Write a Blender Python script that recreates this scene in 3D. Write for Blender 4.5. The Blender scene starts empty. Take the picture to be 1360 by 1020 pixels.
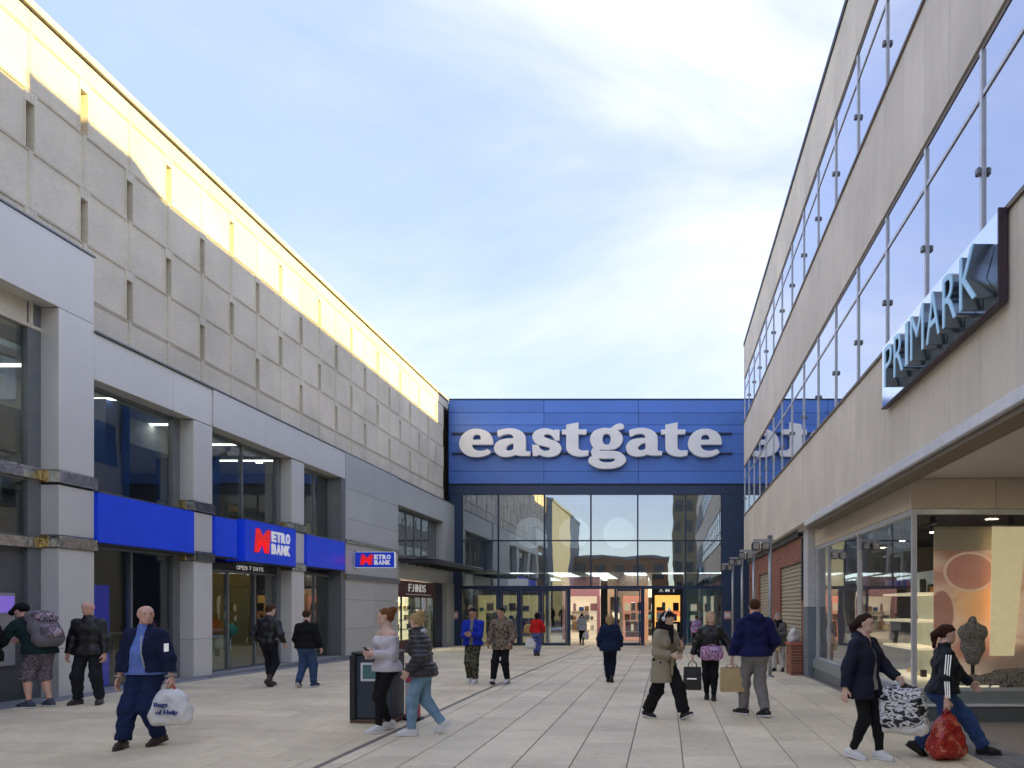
import bpy, bmesh, math, random
import numpy as np
from mathutils import Vector, Matrix
random.seed(7); np.random.seed(7)
S = bpy.context.scene
R = math.radians
# ------------------------------------------------------------------ camera, sky, sun, exposure
cam_d = bpy.data.cameras.new('camera'); cam = bpy.data.objects.new('camera', cam_d)
S.collection.objects.link(cam); S.camera = cam
EYE = 1.72
cam.location = (0, 0, EYE); cam.rotation_euler = (R(90), 0, 0)
cam_d.sensor_width = 36; cam_d.lens = 36 * 1000 / 1360
cam_d.shift_x = -204 / 1360; cam_d.shift_y = 296 / 1360
cam_d.clip_start = 0.05; cam_d.clip_end = 3000
SUN_AZ, SUN_EL = -22.0, 9.0           # degrees from +X towards +Y, elevation
w = bpy.data.worlds.new('World'); S.world = w; w.use_nodes = True
nt = w.node_tree; nt.nodes.clear()
out = nt.nodes.new('ShaderNodeOutputWorld'); bg = nt.nodes.new('ShaderNodeBackground')
sky = nt.nodes.new('ShaderNodeTexSky'); sky.sky_type = 'NISHITA'; sky.sun_disc = False
sky.sun_elevation = R(SUN_EL); sky.sun_rotation = R(90 - SUN_AZ); sky.air_density = 1.0; sky.dust_density = 0.6; sky.ozone_density = 3.0
tc = nt.nodes.new('ShaderNodeTexCoord'); mp = nt.nodes.new('ShaderNodeMapping')
mp.inputs['Scale'].default_value = (1.0, 1.0, 2.6); mp.inputs['Rotation'].default_value = (0.0, 0.35, 0.4); mp.inputs['Location'].default_value = (2.1, 0.5, 0.0)
n1 = nt.nodes.new('ShaderNodeTexNoise'); n1.inputs['Scale'].default_value = 1.5; n1.inputs['Detail'].default_value = 9; n1.inputs['Roughness'].default_value = 0.56; n1.inputs['Distortion'].default_value = 0.35
cr = nt.nodes.new('ShaderNodeValToRGB'); cr.color_ramp.elements[0].position = 0.36; cr.color_ramp.elements[1].position = 0.82; cr.color_ramp.elements[0].color = (0.12, 0.12, 0.12, 1)
cr.color_ramp.interpolation = 'EASE'
mx = nt.nodes.new('ShaderNodeMix'); mx.data_type = 'RGBA'
L = nt.links.new
L(tc.outputs['Generated'], mp.inputs['Vector']); L(mp.outputs['Vector'], n1.inputs['Vector']); L(n1.outputs['Fac'], cr.inputs['Fac'])
gm = nt.nodes.new('ShaderNodeGamma'); gm.inputs['Gamma'].default_value = 0.22; sat = nt.nodes.new('ShaderNodeHueSaturation'); sat.inputs['Saturation'].default_value = 2.5; sat.inputs['Hue'].default_value = 0.544; sat.inputs['Value'].default_value = 1.24
L(sky.outputs['Color'], gm.inputs['Color']); L(gm.outputs['Color'], sat.inputs['Color'])
L(sat.outputs['Color'], mx.inputs[6]); mx.inputs[7].default_value = (1.5, 1.5, 1.5, 1); L(cr.outputs['Color'], mx.inputs[0])
L(mx.outputs[2], bg.inputs['Color']); bg.inputs['Strength'].default_value = 0.15
L(bg.outputs['Background'], out.inputs['Surface'])
sd = bpy.data.lights.new('sun', 'SUN'); sun = bpy.data.objects.new('sun', sd); S.collection.objects.link(sun)
sd.energy = 2.0; sd.angle = R(0.5); sd.color = (1.0, 0.74, 0.26)
sv = Vector((math.cos(R(SUN_AZ)) * math.cos(R(SUN_EL)), math.sin(R(SUN_AZ)) * math.cos(R(SUN_EL)), math.sin(R(SUN_EL))))
sun.rotation_euler = sv.to_track_quat('Z', 'Y').to_euler(); sun.location = (60, 20, 40)
S.view_settings.view_transform = 'Standard'; S.view_settings.look = 'None'; S.view_settings.gamma = 1; S.view_settings.use_curve_mapping = False
S.view_settings.exposure = 2.55
S.render.engine = 'CYCLES'
cy = S.cycles; cy.use_denoising = True; cy.max_bounces = 8; cy.diffuse_bounces = 4; cy.glossy_bounces = 4; cy.transparent_max_bounces = 12; cy.transmission_bounces = 4
cy.sample_clamp_indirect = 6; cy.caustics_reflective = False; cy.caustics_refractive = False
cy.use_adaptive_sampling = True; cy.adaptive_threshold = 0.015

# ------------------------------------------------------------------ helpers
COL = S.collection
def rgb(h):
    h = h.lstrip('#'); v = [int(h[i:i+2], 16) / 255 for i in (0, 2, 4)]
    return tuple(((c / 12.92) if c <= 0.04045 else ((c + 0.055) / 1.055) ** 2.4) for c in v)
MATS = {}
def mat(name, col, rough=0.6, metal=0.0, var=0.10, scale=6.0, bump=0.0, bscale=60.0, emit=None, estr=0.0, spec=0.5, isl=0.0, sss=0.0, aniso=(1, 1, 1), detail=5, stain=0.0, coat=0.0, gum=0.0):
    """procedural Principled material: noise-varied colour, optional bump, stains and per-piece variation"""
    if name in MATS: return MATS[name]
    if isinstance(col, str): col = rgb(col)
    m = bpy.data.materials.new(name); m.use_nodes = True; t = m.node_tree; b = t.nodes['Principled BSDF']; K = t.links.new
    b.inputs['Roughness'].default_value = rough; b.inputs['Metallic'].default_value = metal; b.inputs['Specular IOR Level'].default_value = spec
    if coat: b.inputs['Coat Weight'].default_value = coat; b.inputs['Coat Roughness'].default_value = 0.15
    if sss: b.inputs['Subsurface Weight'].default_value = sss; b.inputs['Subsurface Radius'].default_value = (0.02, 0.008, 0.004)
    tcn = t.nodes.new('ShaderNodeTexCoord'); mpn = t.nodes.new('ShaderNodeMapping'); mpn.inputs['Scale'].default_value = aniso
    K(tcn.outputs['Object'], mpn.inputs['Vector'])
    no = t.nodes.new('ShaderNodeTexNoise'); no.inputs['Scale'].default_value = scale; no.inputs['Detail'].default_value = detail; no.inputs['Roughness'].default_value = 0.6
    K(mpn.outputs['Vector'], no.inputs['Vector'])
    mr = t.nodes.new('ShaderNodeMapRange'); mr.inputs['From Min'].default_value = 0.25; mr.inputs['From Max'].default_value = 0.75
    mr.inputs['To Min'].default_value = 1 - var; mr.inputs['To Max'].default_value = 1 + var; K(no.outputs['Fac'], mr.inputs['Value'])
    fac = mr.outputs['Result']
    if isl:
        ge = t.nodes.new('ShaderNodeNewGeometry'); oi = t.nodes.new('ShaderNodeObjectInfo')
        ad = t.nodes.new('ShaderNodeMath'); ad.operation = 'ADD'; fr = t.nodes.new('ShaderNodeMath'); fr.operation = 'FRACT'
        K(ge.outputs['Random Per Island'], ad.inputs[0]); K(oi.outputs['Random'], ad.inputs[1]); K(ad.outputs[0], fr.inputs[0])
        m2 = t.nodes.new('ShaderNodeMapRange'); m2.inputs['To Min'].default_value = 1 - isl; m2.inputs['To Max'].default_value = 1 + isl; K(fr.outputs[0], m2.inputs['Value'])
        mu = t.nodes.new('ShaderNodeMath'); mu.operation = 'MULTIPLY'; K(fac, mu.inputs[0]); K(m2.outputs['Result'], mu.inputs[1]); fac = mu.outputs[0]
    if stain:
        ge2 = t.nodes.new('ShaderNodeNewGeometry'); s2 = t.nodes.new('ShaderNodeTexNoise'); s2.inputs['Scale'].default_value = 0.55; s2.inputs['Detail'].default_value = 7; s2.inputs['Roughness'].default_value = 0.65
        K(ge2.outputs['Position'], s2.inputs['Vector'])
        m3 = t.nodes.new('ShaderNodeMapRange'); m3.inputs['From Min'].default_value = 0.35; m3.inputs['From Max'].default_value = 0.65; m3.inputs['To Min'].default_value = 1 - stain; m3.inputs['To Max'].default_value = 1 + stain * 0.3
        K(s2.outputs['Fac'], m3.inputs['Value'])
        mu2 = t.nodes.new('ShaderNodeMath'); mu2.operation = 'MULTIPLY'; K(fac, mu2.inputs[0]); K(m3.outputs['Result'], mu2.inputs[1]); fac = mu2.outputs[0]
    if gum:
        ge3 = t.nodes.new('ShaderNodeNewGeometry'); vo = t.nodes.new('ShaderNodeTexVoronoi'); vo.inputs['Scale'].default_value = 1.7; K(ge3.outputs['Position'], vo.inputs['Vector'])
        sep = t.nodes.new('ShaderNodeSeparateColor'); K(vo.outputs['Color'], sep.inputs[0])
        lim = t.nodes.new('ShaderNodeMath'); lim.operation = 'MULTIPLY'; lim.inputs[1].default_value = 0.055; K(sep.outputs[0], lim.inputs[0])
        m4 = t.nodes.new('ShaderNodeMath'); m4.operation = 'SUBTRACT'; K(vo.outputs['Distance'], m4.inputs[0]); K(lim.outputs[0], m4.inputs[1])
        m5 = t.nodes.new('ShaderNodeMapRange'); m5.inputs['From Min'].default_value = -0.008; m5.inputs['From Max'].default_value = 0.012; m5.inputs['To Min'].default_value = 1 - gum; m5.inputs['To Max'].default_value = 1.0; K(m4.outputs[0], m5.inputs['Value'])
        mu3 = t.nodes.new('ShaderNodeMath'); mu3.operation = 'MULTIPLY'; K(fac, mu3.inputs[0]); K(m5.outputs['Result'], mu3.inputs[1]); fac = mu3.outputs[0]
    vm = t.nodes.new('ShaderNodeVectorMath'); vm.operation = 'SCALE'; vm.inputs[0].default_value = col; K(fac, vm.inputs['Scale']); K(vm.outputs['Vector'], b.inputs['Base Color'])
    if bump:
        nb = t.nodes.new('ShaderNodeTexNoise'); nb.inputs['Scale'].default_value = bscale; nb.inputs['Detail'].default_value = 4; K(mpn.outputs['Vector'], nb.inputs['Vector'])
        bp = t.nodes.new('ShaderNodeBump'); bp.inputs['Strength'].default_value = bump; bp.inputs['Distance'].default_value = 0.02; K(nb.outputs['Fac'], bp.inputs['Height']); K(bp.outputs['Normal'], b.inputs['Normal'])
    if emit is not None:
        if isinstance(emit, str): emit = rgb(emit)
        b.inputs['Emission Color'].default_value = (*emit, 1); b.inputs['Emission Strength'].default_value = estr
    MATS[name] = m; return m
def pattern(name, cols, scale=30.0, rough=0.85, kind='noise', stretch=(1, 1, 1), bump=0.15):
    """fabric with several flat colours in blotches (camouflage, prints) or checks"""
    if name in MATS: return MATS[name]
    m = bpy.data.materials.new(name); m.use_nodes = True; t = m.node_tree; b = t.nodes['Principled BSDF']; K = t.links.new
    b.inputs['Roughness'].default_value = rough
    tcn = t.nodes.new('ShaderNodeTexCoord'); mpn = t.nodes.new('ShaderNodeMapping'); mpn.inputs['Scale'].default_value = stretch; K(tcn.outputs['Object'], mpn.inputs['Vector'])
    if kind == 'noise':
        no = t.nodes.new('ShaderNodeTexNoise'); no.inputs['Scale'].default_value = scale; no.inputs['Detail'].default_value = 3
    else:
        no = t.nodes.new('ShaderNodeTexVoronoi'); no.inputs['Scale'].default_value = scale
    K(mpn.outputs['Vector'], no.inputs['Vector'])
    r = t.nodes.new('ShaderNodeValToRGB'); r.color_ramp.interpolation = 'CONSTANT'; e = r.color_ramp.elements
    n = len(cols); lo, hi = (0.36, 0.64) if kind == 'noise' else (0.0, 0.9)
    while len(e) < n: e.new(0.5)
    for i, c in enumerate(cols):
        e[i].position = 0.0 if i == 0 else lo + (hi - lo) * i / n
        e[i].color = (*(rgb(c) if isinstance(c, str) else c), 1)
    K(no.outputs['Color' if kind != 'noise' else 'Fac'], r.inputs['Fac']); K(r.outputs['Color'], b.inputs['Base Color'])
    MATS[name] = m; return m
def glass(name, refl=0.2, tint=(0.85, 0.92, 0.93), rough=0.0, dirt=0.02, wav=0.0):
    """window glass: a clear tinted pane with mirror reflection that grows towards grazing angles"""
    if name in MATS: return MATS[name]
    m = bpy.data.materials.new(name); m.use_nodes = True; t = m.node_tree; t.nodes.clear(); K = t.links.new
    o = t.nodes.new('ShaderNodeOutputMaterial'); mixn = t.nodes.new('ShaderNodeMixShader'); tr = t.nodes.new('ShaderNodeBsdfTransparent'); gl = t.nodes.new('ShaderNodeBsdfGlossy')
    tr.inputs['Color'].default_value = (*tint, 1); gl.inputs['Roughness'].default_value = rough; gl.inputs['Color'].default_value = (0.97, 0.98, 1, 1)
    fr = t.nodes.new('ShaderNodeLayerWeight'); fr.inputs['Blend'].default_value = 0.5; pw_ = t.nodes.new('ShaderNodeMath'); pw_.operation = 'POWER'; pw_.inputs[1].default_value = 4.5; K(fr.outputs['Facing'], pw_.inputs[0])
    mr = t.nodes.new('ShaderNodeMapRange'); mr.inputs['To Min'].default_value = refl; mr.inputs['To Max'].default_value = 1.0; K(pw_.outputs[0], mr.inputs['Value'])
    K(mr.outputs['Result'], mixn.inputs['Fac']); K(tr.outputs[0], mixn.inputs[1]); K(gl.outputs[0], mixn.inputs[2])
    if wav:
        ge = t.nodes.new('ShaderNodeNewGeometry'); nb = t.nodes.new('ShaderNodeTexNoise'); nb.inputs['Scale'].default_value = 0.9; nb.inputs['Detail'].default_value = 1; K(ge.outputs['Position'], nb.inputs['Vector'])
        bp = t.nodes.new('ShaderNodeBump'); bp.inputs['Strength'].default_value = wav; bp.inputs['Distance'].default_value = 0.02; K(nb.outputs['Fac'], bp.inputs['Height']); K(bp.outputs['Normal'], gl.inputs['Normal'])
    K(mixn.outputs[0], o.inputs['Surface']); MATS[name] = m; return m

def link(o, parent=None):
    COL.objects.link(o)
    if parent is not None:
        o.parent = parent; o.matrix_parent_inverse = parent['_inv'].copy() if False else INV.get(parent.name, Matrix.Identity(4))
    return o
INV = {}      # inverse rest matrix of each parent, so that parts are laid out in place coordinates
def setinv(o):
    mw = Matrix.LocRotScale(o.location, o.rotation_euler.to_quaternion(), o.scale)
    if o.parent is not None: mw = WORLD[o.parent.name] @ INV[o.parent.name] @ mw
    WORLD[o.name] = mw; INV[o.name] = mw.inverted()
WORLD = {}
def tag(o, label, cat, group=None):
    o['label'] = label; o['category'] = cat
    if group: o['group'] = group
    return o
def thing(name, label, cat, loc=(0, 0, 0), group=None):
    o = bpy.data.objects.new(name, None); o.empty_display_size = 0.2; o.location = loc; COL.objects.link(o); setinv(o)
    return tag(o, label, cat, group)
def mesh_obj(name, me, m, parent=None, loc=None, rot=None, smooth=False):
    o = bpy.data.objects.new(name, me)
    if m is not None and len(me.materials) == 0: me.materials.append(m)
    if loc is not None: o.location = loc
    if rot is not None: o.rotation_euler = rot
    link(o, parent); setinv(o)
    if smooth: me.polygons.foreach_set('use_smooth', [True] * len(me.polygons))
    return o
def addbox(bm, x0, x1, y0, y1, z0, z1):
    v = [bm.verts.new(p) for p in ((x0,y0,z0),(x1,y0,z0),(x1,y1,z0),(x0,y1,z0),(x0,y0,z1),(x1,y0,z1),(x1,y1,z1),(x0,y1,z1))]
    for f in ((0,3,2,1),(4,5,6,7),(0,1,5,4),(1,2,6,5),(2,3,7,6),(3,0,4,7)): bm.faces.new([v[i] for i in f])
def bm_obj(name, bm, m, parent=None, smooth=False, bevel=0.0, seg=1):
    if bevel: bmesh.ops.bevel(bm, geom=list(bm.edges), offset=bevel, segments=seg, affect='EDGES', profile=0.5)
    me = bpy.data.meshes.new(name); bm.to_mesh(me); bm.free()
    return mesh_obj(name, me, m, parent, smooth=smooth)
def box(name, x0, x1, y0, y1, z0, z1, m, parent=None, bevel=0.0):
    bm = bmesh.new(); addbox(bm, min(x0, x1), max(x0, x1), min(y0, y1), max(y0, y1), min(z0, z1), max(z0, z1))
    return bm_obj(name, bm, m, parent, bevel=bevel)
def boxes(name, lst, m, parent=None, bevel=0.0):
    bm = bmesh.new()
    for b in lst: addbox(bm, *b)
    return bm_obj(name, bm, m, parent, bevel=bevel)
def tube(bm, pts, rad, n=8, cap=True):
    """swept tube through pts; rad is a number or a list"""
    pts = [Vector(p) for p in pts]; rs = rad if isinstance(rad, (list, tuple)) else [rad] * len(pts)
    rings = []; ref = None
    for i, p in enumerate(pts):
        d = (pts[min(i+1, len(pts)-1)] - pts[max(i-1, 0)]).normalized()
        if ref is None: ref = Vector((0, 0, 1)) if abs(d.z) < 0.9 else Vector((1, 0, 0))
        u = (ref - d * ref.dot(d)).normalized(); ref = u; v = d.cross(u)
        rings.append([bm.verts.new(p + (u * math.cos(2*math.pi*k/n) + v * math.sin(2*math.pi*k/n)) * rs[i]) for k in range(n)])
    for a, b in zip(rings, rings[1:]):
        for k in range(n): bm.faces.new((a[k], a[(k+1) % n], b[(k+1) % n], b[k]))
    if cap: bm.faces.new(rings[0][::-1]); bm.faces.new(rings[-1])
def tube_obj(name, pts, rad, m, parent=None, n=8):
    bm = bmesh.new(); tube(bm, pts, rad, n); return bm_obj(name, bm, m, parent, smooth=True)
def curve_mesh(cu, name):
    o = bpy.data.objects.new('_tmp', cu); COL.objects.link(o)
    dg = bpy.context.evaluated_depsgraph_get(); me = bpy.data.meshes.new_from_object(o.evaluated_get(dg)); me.name = name
    bpy.data.objects.remove(o); bpy.data.curves.remove(cu); return me
def text_mesh(s, width, height, depth=0.01, bold=0.0, name='lettering', shear=0.0, space=1.0):
    """flat lettering scaled into width x height (x right, y up), centred, extruded along z"""
    cu = bpy.data.curves.new('t', 'FONT'); cu.body = s; cu.size = 1; cu.offset = bold; cu.extrude = 0.5; cu.shear = shear; cu.space_character = space
    cu.resolution_u = 3
    me = curve_mesh(cu, name)
    co = np.array([v.co for v in me.vertices]); lo, hi = co.min(0), co.max(0)
    co = (co - (lo + hi) / 2) / np.maximum(hi - lo, 1e-6) * np.array([width, height, depth])
    me.vertices.foreach_set('co', co.ravel()); me.update(); return me
def word(s, width, height, depth, bold, origin, xdir, ydir, m, parent, gap=0.16):
    """lettering set letter by letter, each letter a part"""
    rel = {'I': 0.35, '.': 0.32, 'M': 1.3, ' ': 0.5, 'W': 1.3}; ws = [rel.get(c, 1.0) for c in s]; tot = sum(ws) + gap*(len(s)-1); u = width/tot; x = -width/2
    xd = Vector(xdir).normalized(); yd = Vector(ydir).normalized()
    for c, w_ in zip(s, ws):
        if c != ' ':
            hh = height if c != '.' else height*0.18
            place(text_mesh(c, w_*u if c != '.' else height*0.18, hh, depth, bold), Vector(origin) + xd*(x + w_*u/2) - yd*((height-hh)/2), xdir, ydir, 'letter', m, parent)
        x += (w_ + gap)*u
def place(me, origin, xdir, ydir, name, m, parent=None):
    """put a mesh laid out in x/y at a place: x along xdir, y along ydir"""
    x = Vector(xdir).normalized(); y = Vector(ydir).normalized(); z = x.cross(y)
    M = Matrix((x, y, z)).transposed().to_4x4(); M.translation = Vector(origin)
    me.transform(M); me.update(); return mesh_obj(name, me, m, parent)

# ------------------------------------------------------------------ implicit surfaces (people, bags)
def P(a, b, ra, rb=None, flat=False, sub=False, k=None, u=None, sq=1.0):
    return dict(a=np.array(a, float), b=np.array(b, float), ra=ra, rb=ra if rb is None else rb, flat=flat, sub=sub, k=k, u=u, sq=sq)
def snet(f, org, h):
    """naive surface nets on a sampled field"""
    s = f < 0; nx, ny, nz = f.shape
    cnt = np.zeros((nx-1, ny-1, nz-1), np.int8)
    for i in (0, 1):
        for j in (0, 1):
            for k in (0, 1): cnt += s[i:nx-1+i, j:ny-1+j, k:nz-1+k]
    act = (cnt > 0) & (cnt < 8); ci = np.argwhere(act)
    if len(ci) == 0: return np.zeros((0, 3)), np.zeros((0, 4), int)
    idx = -np.ones(act.shape, np.int64); idx[act] = np.arange(len(ci))
    acc = np.zeros((len(ci), 3)); num = np.zeros(len(ci))
    cs = [(i, j, k) for i in (0, 1) for j in (0, 1) for k in (0, 1)]
    for a in cs:
        for ax in range(3):
            if a[ax]: continue
            b = list(a); b[ax] = 1
            fa = f[ci[:, 0]+a[0], ci[:, 1]+a[1], ci[:, 2]+a[2]]; fb = f[ci[:, 0]+b[0], ci[:, 1]+b[1], ci[:, 2]+b[2]]
            m = (fa < 0) != (fb < 0); t = np.zeros(len(ci)); t[m] = fa[m] / (fa[m] - fb[m])
            q = np.tile(np.array(a, float), (len(ci), 1)); q[:, ax] += t
            acc[m] += q[m]; num[m] += 1
    verts = (ci + acc / num[:, None]) * h + org
    quads = []
    for ax in range(3):
        sl0 = [slice(None)] * 3; sl1 = [slice(None)] * 3; sl0[ax] = slice(0, -1); sl1[ax] = slice(1, None)
        ch = s[tuple(sl0)] != s[tuple(sl1)]; e = np.argwhere(ch)
        o1, o2 = (ax + 1) % 3, (ax + 2) % 3
        ok = (e[:, o1] > 0) & (e[:, o2] > 0) & (e[:, o1] < f.shape[o1]-1) & (e[:, o2] < f.shape[o2]-1); e = e[ok]
        def cell(d1, d2):
            c = e.copy(); c[:, o1] -= d1; c[:, o2] -= d2; return idx[c[:, 0], c[:, 1], c[:, 2]]
        q = np.stack([cell(1, 1), cell(0, 1), cell(0, 0), cell(1, 0)], 1)
        neg = ~s[e[:, 0], e[:, 1], e[:, 2]]; q[neg] = q[neg][:, ::-1]; quads.append(q)
    q = np.concatenate(quads); q = q[(q >= 0).all(1)]
    return verts, q
def implicit(prims, vox, ks=0.03, amp=0.0, freq=40.0, zmin=None, zmax=None, rib=None, seed=0, cutfn=None):
    un = [p for p in prims if not p['sub']]
    lo = np.min([np.minimum(p['a'], p['b']) - max(p['ra'], p['rb']) for p in un], 0) - ks - 2*vox - amp
    hi = np.max([np.maximum(p['a'], p['b']) + max(p['ra'], p['rb']) for p in un], 0) + ks + 2*vox + amp
    n = np.ceil((hi - lo) / vox).astype(int) + 1
    ax = [(lo[i] + vox * np.arange(n[i])).astype(np.float32) for i in range(3)]
    f = np.full(n, 0.3, np.float32)
    for p in prims:
        r = max(p['ra'], p['rb']) + ks + 3*vox
        if p['k'] is not None: r = max(r, r * p['k'])
        a0 = np.minimum(p['a'], p['b']) - r; b0 = np.maximum(p['a'], p['b']) + r
        i0 = np.maximum(np.floor((a0 - lo) / vox).astype(int), 0); i1 = np.minimum(np.ceil((b0 - lo) / vox).astype(int) + 1, n)
        if (i1 <= i0).any(): continue
        sl = tuple(slice(i0[i], i1[i]) for i in range(3))
        X = ax[0][sl[0]][:, None, None] - p['a'][0]; Y = ax[1][sl[1]][None, :, None] - p['a'][1]; Z = ax[2][sl[2]][None, None, :] - p['a'][2]
        ab = p['b'] - p['a']; L2 = float(ab @ ab)
        if L2 < 1e-10: d = np.sqrt(X*X + Y*Y + Z*Z) - p['ra']
        else:
            t = (X*ab[0] + Y*ab[1] + Z*ab[2]) / L2; tcl = np.clip(t, 0, 1)
            qx, qy, qz = X - tcl*ab[0], Y - tcl*ab[1], Z - tcl*ab[2]
            rr = p['ra'] + (p['rb'] - p['ra']) * tcl
            if p['flat']:
                qx, qy, qz = X - t*ab[0], Y - t*ab[1], Z - t*ab[2]
            if p['k'] is not None:
                uu = p['u'] / np.linalg.norm(p['u']); an = ab / math.sqrt(L2); uu = uu - an * (uu @ an); uu /= np.linalg.norm(uu); vv = np.cross(an, uu)
                qu = qx*uu[0] + qy*uu[1] + qz*uu[2]; qv = (qx*vv[0] + qy*vv[1] + qz*vv[2]) / p['k']; qa = qx*an[0] + qy*an[1] + qz*an[2]
                d = (np.sqrt(qu*qu + qv*qv + qa*qa) - rr) * min(1.0, p['k']) ** 0.5
            else: d = np.sqrt(qx*qx + qy*qy + qz*qz) - rr
            if p['flat']:
                LL = math.sqrt(L2); d = np.maximum(d, np.maximum(-t, t - 1) * LL)
        d = d.astype(np.float32); c = f[sl]; kk = ks * p['sq']
        if p['sub']:
            d = -d; h = np.maximum(kk*0.4 - np.abs(c - d), 0) / max(kk*0.4, 1e-6); f[sl] = np.maximum(c, d) + h*h*kk*0.1
        else:
            h = np.maximum(kk - np.abs(c - d), 0) / max(kk, 1e-6); f[sl] = np.minimum(c, d) - h*h*kk*0.25
    Xg, Yg, Zg = ax[0][:, None, None], ax[1][None, :, None], ax[2][None, None, :]
    if amp:
        s = seed * 1.7
        f += amp * (np.sin(Zg*freq + 2.2*np.sin(Xg*freq*0.55 + s) + 1.7*np.sin(Yg*freq*0.6 + s*2)) * 0.6 + 0.4 * np.sin((Xg*0.8 + Yg*0.7 - Zg*0.5)*freq*0.8 + s + 2*np.sin(Zg*freq*0.35)))
    if rib: f += rib[0] * np.abs(np.sin(Zg * rib[1]))
    if zmin is not None: f = np.maximum(f, zmin - Zg)
    if zmax is not None: f = np.maximum(f, Zg - zmax)
    if cutfn is not None: f = np.maximum(f, cutfn(Xg, Yg, Zg).astype(np.float32))
    return snet(f, lo, vox)
def mesh_vq(name, parts):
    """one mesh from several (verts, quads)"""
    vs, qs, o = [], [], 0
    for v, q in parts:
        vs.append(v); qs.append(q + o); o += len(v)
    v = np.concatenate(vs); q = np.concatenate(qs)
    me = bpy.data.meshes.new(name); me.vertices.add(len(v)); me.vertices.foreach_set('co', v.astype(np.float32).ravel())
    me.loops.add(q.size); me.loops.foreach_set('vertex_index', q.astype(np.int32).ravel())
    me.polygons.add(len(q)); me.polygons.foreach_set('loop_start', np.arange(0, q.size, 4, dtype=np.int32))
    try: me.polygons.foreach_set('loop_total', np.full(len(q), 4, dtype=np.int32))
    except Exception: pass
    me.polygons.foreach_set('use_smooth', np.ones(len(q), dtype=bool)); me.update(calc_edges=True); me.validate()
    return me
# ------------------------------------------------------------------ ground and pavement
def clamp(v, a=0.0, b=1.0): return max(a, min(b, v))
def gz(x, y):
    """height of the paving: falls gently to the doors and rises towards the left-hand wall"""
    c = clamp((y - 15) / 22.3); l = clamp((-3.75 - x) / 6.7)
    return -0.20 * c + 0.15 * l * (1 - c)
def struct(o): o['kind'] = 'structure'; return o
M_slab = mat('paving_sandstone', (0.75, 0.665, 0.49), 0.6, var=0.10, scale=7, bump=0.25, bscale=90, isl=0.09, stain=0.2, detail=8, gum=0.4)
M_slab2 = mat('paving_warm_sandstone', (0.76, 0.655, 0.455), 0.6, var=0.10, scale=7, bump=0.25, bscale=90, isl=0.09, stain=0.2, detail=8, gum=0.4)
M_joint = mat('paving_joint', (0.26, 0.235, 0.20), 0.9, var=0.25, scale=20, bump=0.3)
M_sett = mat('grey_sett', (0.20, 0.205, 0.21), 0.7, var=0.2, scale=14, bump=0.4, bscale=80, isl=0.2)
M_tarmac = mat('far_ground', (0.16, 0.15, 0.14), 0.85, var=0.2, scale=0.5, bump=0.2)
bm = bmesh.new()
for q in (((-700,-700),(700,-700),(700,700),(-700,700)),): bm.faces.new([bm.verts.new((x, y, -0.62)) for x, y in q])
struct(bm_obj('ground', bm, M_tarmac))
# pavement bed
bm = bmesh.new(); xs = [-60, -30, -10.45, -3.75, 3.9, 30, 60]; ys = [-60, -30, -5, 5, 15, 20, 26, 31.5, 37.3, 44]
grid = [[bm.verts.new((x, y, gz(x, y) - 0.012)) for y in ys] for x in xs]
for i in range(len(xs)-1):
    for j in range(len(ys)-1): bm.faces.new((grid[i][j], grid[i+1][j], grid[i+1][j+1], grid[i][j+1]))
pav = struct(bm_obj('pavement', bm, M_joint))
slabs = []
x = -0.42 - 0.615 * 5
col = 0
x0 = -3.715
edges = [x0] + [-0.42 + 0.615 * k for k in range(-5, 7)] + [3.55]
for ci, (a, b) in enumerate(zip(edges, edges[1:])):
    if b - a < 0.2: continue
    y = 5.6 - (0.45 if ci % 2 else 0) - 0.07 * (ci % 3)
    while y < 37.2: slabs.append((a, b, y, min(y + 0.9, 37.28), 0)); y += 0.9
y = 5.5; ri = 0
while y < 37.2:
    x = -10.30 - (0.45 if ri % 2 else 0)
    while x < -3.9:
        a, b = max(x, -10.15), min(x + 0.9, -3.785)
        if b - a > 0.1: slabs.append((a, b, y, min(y + 0.6, 37.28), 1))
        x += 0.9
    y += 0.6; ri += 1
def seen(s):
    xm, ym = (s[0]+s[1])/2, (s[2]+s[3])/2
    return ym > 8.0 and -1000 < 1000 * xm / ym < 500
slabs.sort(key=lambda s: s[2] + (0 if seen(s) else 100))
SM = {}
def slab_mesh(wd, ln, kind, g=(0.007, 0.004)):
    k = (round(wd, 3), round(ln, 3), kind)
    if k not in SM:
        gx, gy = g if kind == 0 else (g[1], g[0])
        bm = bmesh.new(); hx, hy = wd/2 - gx, ln/2 - gy; bv = 0.004
        top = [bm.verts.new((sx*(hx-bv), sy*(hy-bv), 0)) for sx, sy in ((-1,-1),(1,-1),(1,1),(-1,1))]
        mid = [bm.verts.new((sx*hx, sy*hy, -0.004)) for sx, sy in ((-1,-1),(1,-1),(1,1),(-1,1))]
        low = [bm.verts.new((sx*hx, sy*hy, -0.03)) for sx, sy in ((-1,-1),(1,-1),(1,1),(-1,1))]
        bm.faces.new(top)
        for q in range(4):
            bm.faces.new((mid[q], mid[(q+1) % 4], top[(q+1) % 4], top[q])); bm.faces.new((low[q], low[(q+1) % 4], mid[(q+1) % 4], mid[q]))
        me = bpy.data.meshes.new('slab'); bm.to_mesh(me); bm.free(); me.materials.append(M_slab if kind == 0 else M_slab2); SM[k] = me
    return SM[k]
rest = {0: [], 1: []}
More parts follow.
